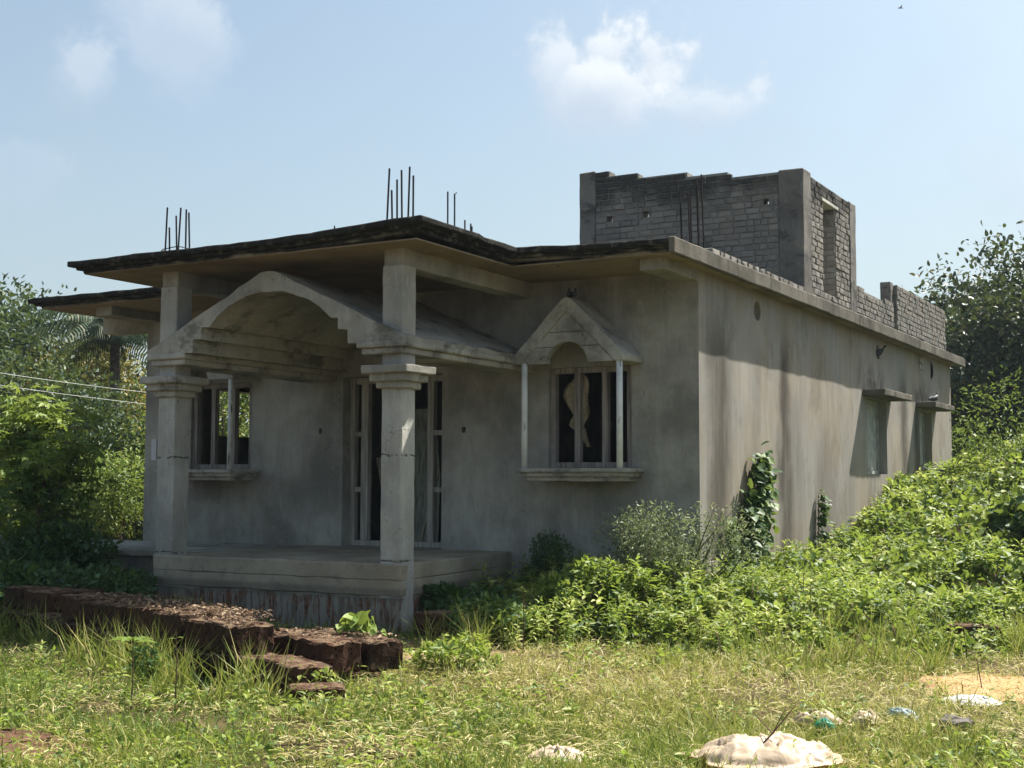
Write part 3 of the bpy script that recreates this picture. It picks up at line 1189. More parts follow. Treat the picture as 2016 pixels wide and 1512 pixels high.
# door frame ----------------------------------------------------------------------
def bar(name, mat, parent, x0, x1, y0, y1, z0, z1, seed=0):
    return rbox(name, mat, parent, x0, x1, y0, y1, z0, z1, .3, .004, .004, seed)


DF = bar('door_frame', MT['wood'], HOUSE, -4.946, -4.865, .15, .24, .004, 2.186)
bar('door_stile', MT['wood'], DF, -3.50, -3.421, .15, .24, .004, 2.186)
bar('door_rail', MT['wood'], DF, -4.863, -3.502, .152, .238, 2.105, 2.186)
bar('door_rail', MT['wood'], DF, -4.863, -3.502, .152, .238, .004, .075)
bar('door_mullion', MT['wood'], DF, -4.765, -4.655, .152, .238, .077, 2.103)
bar('door_mullion', MT['wood'], DF, -3.735, -3.640, .152, .238, .077, 2.103)
for z in (1.42, .70):
    bar('door_transom', MT['wood'], DF, -4.863, -4.767, .154, .236, z, z + .065)
    bar('door_transom', MT['wood'], DF, -3.638, -3.502, .154, .236, z, z + .065)

# side windows: shades, shutters -----------------------------------------------------
for (y0, y1, w) in ((6.966, 8.832, SA), (10.666, 12.40, SB)):
    sh = rbox('window_shade', MT['fascia'], HOUSE, .002, .36, y0, y1, 2.215, 2.315, .12, .008, .01, y0)
    f = MB()
    f.box(-.20, -.14, w[0] + .003, w[0] + .06, w[2] + .003, w[3] - .003)
    fr = f.build('window_frame', MT['shutter'], HOUSE)
    for q in ((w[1] - .06, w[1] - .003, w[2] + .003, w[3] - .003), (w[0] + .062, w[1] - .062, w[2] + .003, w[2] + .06), (w[0] + .062, w[1] - .062, w[3] - .06, w[3] - .003)):
        f = MB()
        f.box(-.20, -.14, q[0], q[1], q[2], q[3])
        f.build('frame_member', MT['shutter'], fr)
    n = 3
    for k in range(n):
        a = w[0] + .064 + (w[1] - w[0] - .128) * k / n
        b_ = w[0] + .064 + (w[1] - w[0] - .128) * (k + 1) / n
        f = MB()
        f.box(-.19 + .01 * (k % 2), -.16 + .01 * (k % 2), a + .006, b_ - .006, w[2] + .064, w[3] - .064)
        f.build('shutter_panel', MT['shutter'], fr)

# roof tower ---------------------------------------------------------------------------
TWX0, TWX1, TWY0, TWY1 = -3.46, 0.0, 3.965, 6.66
TOWER = None
fr_top = [(-3.46, -2.98, 5.53), (-2.98, -2.52, 5.45), (-2.52, -1.72, 5.37), (-1.72, -1.10, 5.30), (-1.10, 0.0, 5.215)]
core = MB()
# front wall core, stepped head, holes for putlogs punched as open cells
holes = [(-3.03, -2.93, 4.75, 4.84), (-2.43, -2.33, 4.765, 4.855), (-.57, -.49, 4.77, 4.85)]
us = sorted({v for a in fr_top for v in a[:2]} | {v for h in holes for v in h[:2]})
vz = sorted({3.30} | {a[2] for a in fr_top} | {v for h in holes for v in h[2:]})


def tsolid(i, j):
    u, z = (us[i] + us[i + 1]) / 2, (vz[j] + vz[j + 1]) / 2
    if any(a < u < b and c < z < d for a, b, c, d in holes):
        return False
    return any(a < u < b and z < t for a, b, t in fr_top)


me = grid_wall('x', TWY0, TWY0 + .21, us, vz, tsolid)
TOWER = link(me, 'stair_tower', MT['mortar'], HOUSE)
DO = (4.90, 5.53, 3.60, 4.93)
us = sorted({TWY0 + .21, TWY1, DO[0], DO[1]})
vz = sorted({3.30, 5.19, DO[2], DO[3]})
me = grid_wall('y', TWX1, TWX1 - .24, us, vz, open_fn(us, vz, [DO]))
link(me, 'tower_wall', MT['mortar'], TOWER)
mb = MB()
mb.box(-3.46, -3.25, TWY0 + .212, TWY1, 3.30, 5.5)
mb.build('tower_wall', MT['mortar'], TOWER)
mb = MB()
mb.box(-3.248, -.242, TWY1 - .21, TWY1 - .002, 3.30, 4.4)
mb.build('tower_wall', MT['mortar'], TOWER)
# plastered corner piers
for q in ((-3.472, -3.21, TWY0 - .035, TWY0 + .12, 3.30, 5.55), (-.34, .022, TWY0 - .035, TWY0 + .34, 3.30, 5.232), (-.12, .02, 6.33, TWY1 + .02, 3.30, 5.205)):
    rbox('corner_pier', MT['pier'], TOWER, *q, .16, .010, .014, q[0])
rbox('lintel', MT['column'], TOWER, -.26, .035, DO[0] - .10, DO[1] + .12, DO[3], DO[3] + .045, .2, .004, .004)

# bricks -----------------------------------------------------------------------------
BR = []
for k in range(8):
    random.seed(50 + k)
    mb = MB()
    mb.box(-.5, .5, -.5, .5, -.5, .5)
    me = mb.mesh('brick')
    bm = bmesh.new()
    bm.from_mesh(me)
    bmesh.ops.bevel(bm, geom=list(bm.edges), offset=.085, segments=1, affect='EDGES')
    for v in bm.verts:
        v.co += Vector((random.uniform(-.035, .035), random.uniform(-.10, .06), random.uniform(-.07, .07)))
    bmesh.ops.triangulate(bm, faces=bm.faces)
    bm.to_mesh(me)
    bm.free()
    me.materials.append(MT['brick'])
    BR.append(me)
BR_LOW = []
for me in BR:
    m2 = me.copy()
    m2.materials.clear()
    m2.materials.append(MT['brick_low'])
    BR_LOW.append(m2)
random.seed(21)
bricks = []      # (parent, center, dims(along, depth, height), facing, low?)


def lay(parent, face, plane, a0, a1, z0, ztop, skip, low=False, bl=.205, bh=.088, proud=.012, depth=.06):
    """courses of bricks on a vertical face; face 's' looks to -y, 'e' looks to +x"""
    row = 0
    z = z0
    while True:
        z1 = z + bh
        a = a0 - (bl / 2 if row % 2 else 0) - random.uniform(0, .03)
        any_ = False
        while a < a1:
            l = bl * random.choice((1, 1, 1, .52, 1.05))
            s, e = max(a, a0), min(a + l, a1)
            a += l
            if e - s < .05:
                continue
            m = (s + e) / 2
            if z1 > ztop(m) + .012:
                continue
            any_ = True
            if any(s < q[1] - .01 and e > q[0] + .01 and z < q[3] - .01 and z1 > q[2] + .01 for q in skip):
                # shorten round an opening
                for q in skip:
                    if s < q[1] - .01 and e > q[0] + .01 and z < q[3] - .01 and z1 > q[2] + .01:
                        if s < q[0] - .05:
                            e = q[0]
                        elif e > q[1] + .05:
                            s = q[1]
                        else:
                            s = e
                if e - s < .05:
                    continue
                m = (s + e) / 2
            pr = proud + random.uniform(-.006, .010)
            c = (m, plane - pr + depth / 2, (z + z1) / 2) if face == 's' else (plane + pr - depth / 2, m, (z + z1) / 2)
            bricks.append((parent, c, (e - s - .010, depth, bh - .010 + random.uniform(-.004, .003)), face, low))
        row += 1
        z = z1
        if not any_ and row > 2:
            break
        if row > 40:
            break


def top_front(m):
    return next((t for a, b, t in fr_top if a <= m <= b), 5.2)


lay(TOWER, 's', TWY0, -3.205, -.345, 4.30 - 8 * .088, top_front, holes)
bricks[:] = [q for q in bricks if not (q[1][2] < 4.3 and q[1][0] < -1.3)]
lay(TOWER, 'e', TWX1, TWY0 + .345, 6.325, 3.42, lambda m: 5.19, [DO])
# far jamb of the tower opening
for k in range(15):
    z = 3.62 + k * .088
    if z > 4.87:
        break
    for a, b_ in (((-.232, -.005),) if k % 2 else ((-.232, -.125), (-.117, -.005))):
        bricks.append((TOWER, ((a + b_) / 2, DO[1] - .008 + .02, z + .044), (b_ - a, .05, .078), 's', False))

# parapets on the roof edge
P1 = rbox('parapet_wall', MT['mortar'], HOUSE, -.225, -.004, 6.69, 9.13, 3.30, 3.90, .3, .004, .004)
lay(P1, 'e', -.004, 6.70, 9.13, 3.42, lambda m: 3.93 + .05 * math.sin(m * 3), [], True, depth=.05)
P2 = rbox('parapet_wall', MT['mortar'], HOUSE, -.225, -.004, 9.36, 13.40, 3.30, 4.29, .3, .004, .004)
lay(P2, 'e', -.004, 9.36, 13.40, 3.42, lambda m: 4.31, [], True, depth=.05)
rbox('parapet_pier', MT['pier'], HOUSE, -.23, -.05, 9.14, 9.35, 3.30, 4.33, .2, .008, .01)
# a single course of bricks laid on the slab edge towards the front corner
KB = rbox('parapet_wall', MT['mortar'], HOUSE, -.13, -.004, .55, 3.93, 3.355, 3.455, .3, .004, .004)
y = .42
while y < 3.85:
    l = random.choice((.21, .23, .25, .12))
    bricks.append((KB, (-.055, y + l / 2, 3.505), (l - .012, .13, .085), 'e', True))
    bricks.append((KB, (-.050, y + l / 2 + .06, 3.415), (l - .012, .12, .085), 'e', True))
    y += l

CAMV = np.array(CAM)


def apparent(b):
    return (b[2][0] * b[2][2]) / ((np.array(b[1]) - CAMV) ** 2).sum() * (1.0 if b[3] == 's' else .55)


bricks.sort(key=apparent, reverse=True)
rest = {}
for i, (par, c, d, face, low) in enumerate(bricks):
    k = i % 8
    rz = 0 if face == 's' else math.pi / 2
    if i < 300:
        o = bpy.data.objects.new('brick', (BR_LOW if low else BR)[k])
        COL.objects.link(o)
        o.parent = par
        o.matrix_parent_inverse = Matrix.Translation(-wloc(par))
        o.location = c
        o.scale = d
        o.rotation_euler = (random.uniform(-.03, .03), random.uniform(-.03, .03), rz + random.uniform(-.03, .03))
    else:
        mb = rest.setdefault((par.name, low), (par, MB()))[1]
        m = Matrix.Translation(c) @ Matrix.Rotation(rz, 4, 'Z') @ Matrix.Diagonal((*d, 1))
        mb.add([m @ v.co for v in BR[k].vertices], [tuple(p.vertices) for p in BR[k].polygons])
for (nm, low), (par, mb) in rest.items():
    stuff(mb.build('brickwork', MT['brick_low'] if low else MT['brick'], par, fix=False))


# starter bars ------------------------------------------------------------------------
def rebar(x, y, z0, h, lean=(0, 0), hook=0):
    mb = MB()
    pts = [(x, y, z0), (x + lean[0] * h * .5, y + lean[1] * h * .5, z0 + h * .5), (x + lean[0] * h, y + lean[1] * h, z0 + h)]
    if hook:
        pts.append((x + lean[0] * h + hook, y, z0 + h + .012))
    mb.tube(pts, .0105, 5)
    return mb.build('rebar', MT['rebar'], HOUSE)


def stirrup(cx, cy, z, w, parent):
    mb = MB()
    q = [(-w, -w), (w, -w), (w, w), (-w, w), (-w, -w - .02)]
    mb.tube([(cx + a, cy + b, z + .02 * math.sin(i)) for i, (a, b) in enumerate(q)], .006, 5)
    mb.build('stirrup', MT['rebar'], parent)


for cx, hs in ((-5.38, (.66, .60, .42, .66, .64, .62)), (-2.27, (.76, .68, .52, .80, .72, .70))):
    r0 = None
    for k, h in enumerate(hs):
        px = cx + (-.10, -.10, -.02, .03, .10, .10)[k]
        py = -2.63 + (-.10, .10, -.10, .10, -.10, .10)[k]
        r = rebar(px, py, 3.33, h, (random.uniform(-.05, .05), random.uniform(-.03, .03)))
        r0 = r0 or r
    stirrup(cx, -2.63, 3.46, .12, r0)
    stirrup(cx, -2.63, 3.50, .12, r0)
for k, (dx, dy, h) in enumerate(((-.10, -.1, 1.10), (0.0, -.1, 1.06), (.04, .08, .76), (.13, .05, .70), (.22, -.05, .64))):
    rebar(-3.12 + dx, -.1 + dy, 3.33, h, (random.uniform(-.02, .02), 0), .03 if k == 1 else 0)
rebar(-5.05, -.1, 3.33, .86)
for k, (dx, dy, h) in enumerate(((-.24, .0, .88), (-.18, .1, .84), (-.12, .0, .78), (-.08, .12, .98), (-.04, .02, .90), (-.01, .1, 1.04))):
    rebar(dx, .12 + dy, 3.33, h, (random.uniform(-.03, .0), 0))
mb = MB()
mb.tube([(-1.30, -.98, 3.26), (-1.22, -1.05, 3.19)], .012, 5)
mb.build('rebar', MT['wire'], HOUSE)

# spike and paper on the left edge of the house
mb = MB()
mb.box(-8.33, -8.235, -.012, -.003, 1.13, 1.43)
o = mb.build('notice', MT['pvc'])
tag(o, 'narrow white paper notice on the front wall behind the left porch column', 'notice')

# boards and poles leaning inside the doorway ------------------------------------------
def plank(name, p0, p1, w, t, mat, label, cat):
    p0, p1 = Vector(p0), Vector(p1)
    d = (p1 - p0).normalized()
    sx = Vector((1, 0, 0))
    sx = (sx - d * sx.dot(d)).normalized()
    nz = d.cross(sx)
    mb = MB()
    vs_ = []
    for p in (p0, p1):
        for i, j in ((-1, -1), (1, -1), (1, 1), (-1, 1)):
            vs_.append(p + sx * w * i + nz * t * j)
    mb.add(vs_, [(3, 2, 1, 0), (4, 5, 6, 7), (0, 1, 5, 4), (1, 2, 6, 5), (2, 3, 7, 6), (3, 0, 4, 7)])
    return tag(mb.build(name, mat), label, cat)


mb = MB()
mb.prism_y([(-4.52, -.01), (-3.82, -.01), (-3.86, .9), (-4.02, 1.80), (-4.32, 1.80), (-4.46, .9)], .55, .575)
me = mb.mesh()
for v in me.vertices:
    v.co.y += v.co.z * .12
tag(link(me, 'leaning_board', MT['board']), 'tall greenish board leaning inside the doorway behind the porch column', 'board')
plank('leaning_plank', (-4.25, .42, -.01), (-4.62, .62, 1.75), .045, .012, MT['board'], 'dark plank leaning left inside the doorway', 'plank')
plank('leaning_plank', (-4.36, .33, -.01), (-4.66, .40, 1.15), .03, .012, MT['bamboo'], 'short pale stick crossing the left half of the doorway', 'stick')
plank('leaning_plank', (-3.98, .36, -.01), (-3.74, .42, .95), .018, .012, MT['bamboo'], 'thin stick leaning right in the doorway, low beside the column', 'stick')
plank('leaning_plank', (-3.62, .34, .02), (-3.46, .5, 1.3), .03, .012, MT['board'], 'plank leaning behind the right sidelight of the door', 'plank')

# torn sack hanging in the right window ---------------------------------------------------
rows = [(735, 1140, 1152), (745, 1128, 1158), (757, 1114, 1160), (770, 1107, 1159), (782, 1107, 1157), (795, 1113, 1156), (807, 1121, 1157), (818, 1129, 1156), (828, 1126, 1153), (838, 1124, 1150), (846, 1132, 1154), (856, 1146, 1155), (864, 1149, 1156), (880, 1158, 1163)]


def unpx(px, py, yv):
    d = FWD + RGT * ((px - 1008) / 2594.47) + UPV * ((756 - py) / 2594.47)
    t = (yv - CAM.y) / d.y
    return CAM + d * t


mb = MB()
nc = 7
vs_ = []
for r, (py, a, b_) in enumerate(rows):
    for c in range(nc):
        px = a + (b_ - a) * c / (nc - 1)
        q = unpx(px, py, .17)
        q.y += .045 * math.sin(c * 1.9 + r * .45) + .02 * math.sin(r * 1.3 + c)
        vs_.append(q)
fs = [(r * nc + c, r * nc + c + 1, (r + 1) * nc + c + 1, (r + 1) * nc + c) for r in range(len(rows) - 1) for c in range(nc - 1)]
mb.add(vs_, fs)
o = mb.build('torn_sack', MT['sack'], None, True, fix=False)
md = o.modifiers.new('thickness', 'SOLIDIFY')
md.thickness = .004
tag(o, 'torn beige sackcloth hanging behind the mullion of the right front window', 'cloth')

# ---------------------------------------------------------------- low platform left of the house
PL = empty('concrete_platform', (-9.5, -.9, -.7), 'low grey concrete platform running out left of the house behind the sapling', 'platform')
rbox('platform_top', MT['trim'], PL, -14.5, -5.53, -1.72, -.006, -.10, -.012, .3, .01, .012)
rbox('platform_base', MT['pier'], PL, -14.4, -5.56, -1.66, -.01, -.95, -.102, .3, .012, .012)
rbox('step', MT['pier'], PL, -8.2, -5.9, -2.05, -1.665, -.95, -.30, .2, .012, .012)

# ---------------------------------------------------------------- laterite walls
def block_mesh(lx, ly, lz, seed):
    mb = MB()
    mb.box(-lx / 2, lx / 2, -ly / 2, ly / 2, -lz / 2, lz / 2)
    me = mb.mesh('laterite_block')
    roughen(me, .04, .017, 11.0, seed * 7.3, .016)
    me.materials.append(MT['laterite'])
    return me


LB = [block_mesh(.42, .30, .225, k) for k in range(6)]
LB2 = [block_mesh(.62, .34, .225, k + 10) for k in range(3)]


def block(parent, x, y, z, rz, sc=(1, 1, 1), k=0, big=False, tilt=(0, 0)):
    o = bpy.data.objects.new('laterite_block', (LB2 if big else LB)[k % (3 if big else 6)])
    COL.objects.link(o)
    o.location = (x, y, z)
    o.rotation_euler = (tilt[0], tilt[1], rz)
    o.scale = sc
    if parent:
        o.parent = parent
        o.matrix_parent_inverse = Matrix.Translation(-wloc(parent))
    return o


random.seed(5)
LW1 = empty('laterite_wall', (-3, -5.6, -.72), 'long low wall of dark laterite blocks in front of the porch', 'wall')
pA, pB = Vector((-1.24, -5.98)), Vector((-6.4, -4.15))
dirv = (pB - pA).normalized()
ang = math.atan2(dirv.y, dirv.x)
nrmv = Vector((-dirv.y, dirv.x))
if nrmv.y < 0:
    nrmv = -nrmv
for course in range(2):
    t = -.80 if course == 0 else .02
    k = 0
    while t < 5.2:
        w = random.uniform(.36, .62)
        if course == 1 and (3.3 < t < 3.7 or t > 4.5):
            t += w
            k += 1
            continue
        c = pA + dirv * (t + w / 2) + nrmv * (random.uniform(-.03, .03) + (.0 if course else -.03))
        z = -.595 + course * .232
        dz = random.uniform(-.022, .018)
        block(LW1, c.x, c.y, z + dz, ang + random.uniform(-.11, .11), (w / .42 * .95, 1.15, random.uniform(.92, 1.03)), k, False, (random.uniform(-.06, .06), random.uniform(-.06, .06)))
        if t > .55:
            c2 = c + nrmv * .34
            block(LW1, c2.x, c2.y, z + dz - .02, ang + random.uniform(-.06, .06), (w / .42 * .97, 1.0, 1.0), k + 3)
        t += w
        k += 1
LW2 = empty('laterite_wall', (-1.2, -5.2, -.72), 'short stub of laterite blocks beside the gap, creeper growing on its top', 'wall')
for x, y, z, rz, sx in ((-1.52, -5.24, -.52, -.42, 1.25), (-.98, -5.46, -.52, -.45, 1.35), (-1.35, -4.95, -.53, -.40, 1.3), (-.80, -5.14, -.535, -.35, 1.15)):
    block(LW2, x, y, z, rz, (sx, 1.1, 1.05), int(abs(x * 10)))
for x, y, z, rz, s, lab in ((-1.52, -2.75, -.56, .06, (1.6, 1.1, 1.0), 'laterite block with a sandy top lying against the right corner of the porch'),
                            (3.02, -.62, -.60, .3, (1.1, .8, .75), 'reddish laterite lump half buried in weeds at the far right'),
                            (-.30, -6.45, -.66, .7, (.9, .9, .7), 'mossy laterite block tumbled at the foot of the long low wall')):
    tag(block(None, x, y, z, rz, s, 1), lab, 'stone block')

# ---------------------------------------------------------------- vegetation materials
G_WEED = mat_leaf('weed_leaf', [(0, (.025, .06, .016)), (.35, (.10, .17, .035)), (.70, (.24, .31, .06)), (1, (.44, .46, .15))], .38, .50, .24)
G_WEEDD = mat_leaf('dark_creeper_leaf', [(0, (.018, .05, .016)), (.6, (.04, .095, .028)), (1, (.09, .16, .04))], .25, .4, .35, .3)
G_GRASS = mat_leaf('grass_blade', [(0, (.09, .15, .028)), (.32, (.20, .245, .05)), (.60, (.33, .31, .085)), (.85, (.46, .39, .17)), (1, (.58, .49, .28))], .28, .55, .2, .35)
G_VINE = mat_leaf('vine_leaf', [(0, (.022, .06, .02)), (.6, (.055, .115, .035)), (1, (.15, .22, .06))], .25, .5, .2)
G_SAP = mat_leaf('sapling_leaf', [(0, (.03, .075, .02)), (.6, (.075, .15, .03)), (1, (.22, .29, .06))], .32, .45, .25, .3)
G_PALE = mat_leaf('pale_shrub_leaf', [(0, (.08, .12, .06)), (.6, (.18, .22, .11)), (1, (.36, .38, .24))], .30, .5, .2, .2)
G_TREE = mat_leaf('tree_leaf', [(0, (.018, .042, .022)), (.6, (.04, .075, .032)), (1, (.10, .135, .045))], .18, .5, .2, .25)
G_TREE2 = mat_leaf('broad_tree_leaf', [(0, (.025, .045, .02)), (.6, (.05, .075, .032)), (.9, (.09, .085, .04)), (1, (.17, .13, .05))], .16, .45, .25, .2)
G_YEL = mat_leaf('yellowing_leaf', [(0, (.08, .09, .025)), (.5, (.22, .19, .04)), (1, (.42, .32, .06))], .22, .5, .2, .1)
G_BRIGHT = mat_leaf('bright_bush_leaf', [(0, (.05, .10, .02)), (.5, (.12, .19, .04)), (1, (.28, .30, .09))], .30, .5, .2, .3)
G_PALMF = mat_leaf('palm_leaf', [(0, (.02, .04, .022)), (.6, (.045, .075, .04)), (1, (.15, .16, .11))], .15, .6, .08, .2)


def rvec(n, z=0.0):
    v = RNG.normal(size=(n, 3))
    v[:, 2] += z
    return unit(v)


# dead leaves and crumbs lying along the tops of the laterite walls
n = 1500
t = RNG.uniform(.0, 3.3, n) ** .93
q = RNG.uniform(-.20, .52, n)
px = pA.x + dirv.x * t + nrmv.x * q
py = pA.y + dirv.y * t + nrmv.y * q
pz = -.595 + .232 + .122 + RNG.random(n) * .03 - .02 * (q > .17)
k = (t > .6) | (q < .17)
n2 = 220
px2, py2 = RNG.normal(size=n2) * .30 - 1.15, RNG.normal(size=n2) * .13 - 5.2
P = np.concatenate([np.stack([px, py, pz], 1)[k], np.stack([px2, py2, np.full(n2, -.395) + RNG.random(n2) * .02], 1)])
m = len(P)
s = .02 + .05 * RNG.random(m) ** 2
G_LITTER = mat_leaf('dead_leaf', [(0, (.07, .045, .03)), (.6, (.19, .125, .08)), (1, (.38, .29, .20))], .1, .8, .1, 0)
o = leaves('leaf_litter', P, np.concatenate([rvec(m)[:, :2], RNG.normal(size=(m, 1)) * .2], 1), unit(RNG.normal(size=(m, 3)) * .45 + np.array([0, 0, 1.])), s, s * .45, T_DIAMOND, G_LITTER)
tag(stuff(o), 'dry brown leaf litter strewn along the tops of the laterite walls', 'leaf litter')

# ---------------------------------------------------------------- weed bank
CP = np.array([(-1.5, -3.4, -.68), (-.9, -3.2, -.62), (-.2, -3.6, -.66), (.5, -3.4, -.66), (.3, -2.6, -.45), (1.2, -2.7, -.62), (2.2, -2.0, -.64), (3.0, -1.6, -.66), (3.8, -1.1, -.66), (1.4, -1.4, -.5),
               (-1.9, -2.2, -.45), (-1.4, -1.9, -.42), (-.95, -1.9, -.28), (-.3, -1.7, -.10), (.3, -1.3, -.06), (.7, -.7, -.16), (.45, .5, -.2), (.4, 2.0, -.22), (.5, 3.5, -.24), (.4, 5.0, -.10), (.45, 6.0, .30), (.5, 7.3, .60),
               (.5, 9.5, .82), (.5, 12, .95), (1.2, 0, -.34), (1.2, 2, -.26), (1.2, 4, -.08), (1.2, 6, .34), (1.3, 8, .74), (1.3, 11, 1.15), (2, 0, -.45), (2.0, 1.6, -.38),
               (2.1, 3.0, -.05), (2.2, 4.2, .28), (2.3, 5.8, .78), (2.3, 8, 1.30), (2.5, 11, 1.95), (3.0, 1.2, -.45), (3.1, 2.6, -.05), (3.2, 4, .55), (3.5, 6, 1.25), (3.5, 9, 2.05), (4.5, 2.5, .1), (4.6, 5, 1.3), (5.5, 4, 1.1),
               (.5, 15, 1.3), (2, 15, 2.1), (-1, 16, 1.5), (4, 13, 2.2), (6, 9, 1.9), (6, 1, -.3), (5, -1, -.6)])


def weed_top(x, y):
    d2 = (x[:, None] - CP[None, :, 0]) ** 2 + (y[:, None] - CP[None, :, 1]) ** 2 + .05
    w = d2 ** -1.6
    return (w * CP[None, :, 2]).sum(1) / w.sum(1)


def in_house(x, y):
    return ((x > -8.6) & (x < .03) & (y > -.02) & (y < 14)) | ((x > -5.6) & (x < -2.05) & (y > -2.85) & (y < .1))


def shoot_leaves(x, y, z0, h, per, lsize, tilt=.35):
    """upright leafy shoots: leaves spiralling up each stem, longest in the middle, tip rosette on top"""
    m = len(x)
    A = unit(np.stack([RNG.normal(size=m) * tilt, RNG.normal(size=m) * tilt, np.ones(m)], 1))
    k = np.repeat(np.arange(m), per)
    j = np.tile(np.arange(per), m)
    t = .18 + .82 * (j + RNG.random(m * per) * .7) / per
    az = j * 2.4 + np.repeat(RNG.uniform(0, 6.28, m), per) + RNG.normal(size=m * per) * .3
    rad = np.stack([np.cos(az), np.sin(az), np.zeros(m * per)], 1)
    el = -.25 + 1.15 * t ** 2 + RNG.normal(size=m * per) * .25
    D = rad * np.cos(el)[:, None] + A[k] * np.sin(el)[:, None]
    N = A[k] * np.cos(el)[:, None] - rad * np.sin(el)[:, None] + RNG.normal(size=(m * per, 3)) * .25
    P = np.stack([x, y, z0], 1)[k] + A[k] * (h[k] * t)[:, None]
    L = lsize[k] * (.55 + .75 * np.sin(np.pi * np.clip(t, 0, .95))) * (.8 + .4 * RNG.random(m * per))
    return k, P, D, N, L, A


def weed_zone(x, y):
    n = len(x)
    ang = np.arctan2(x - CAM.x, y - CAM.y)
    keep = (ang > -YAW - .48) & (ang < -YAW + .48)
    front = -3.75 + 1.5 * fbm(x * 1.3, y * 1.1, 4) + .5 * RNG.random(n) + np.where(x > 1.2, (x - 1.2) * .75, 0) + np.where(x < -1.1, (-1.1 - x) * .8, 0)
    keep &= (y > front) & ~in_house(x, y) & ~((x < 0) & (y > 0))
    return keep


def surf(x, y):
    g = g_h(x, y)
    top = weed_top(x, y) + .30 * (fbm(x * 1.5, y * 1.5, 21) - .5) + .22 * (fbm(x * 4.3, y * 4.3, 23) - .5) + .75 * sstep(y, 0, 5) * (fbm(x * .9 + 3, y * .6, 25) - .5)
    return g, np.maximum(top, g + .06)


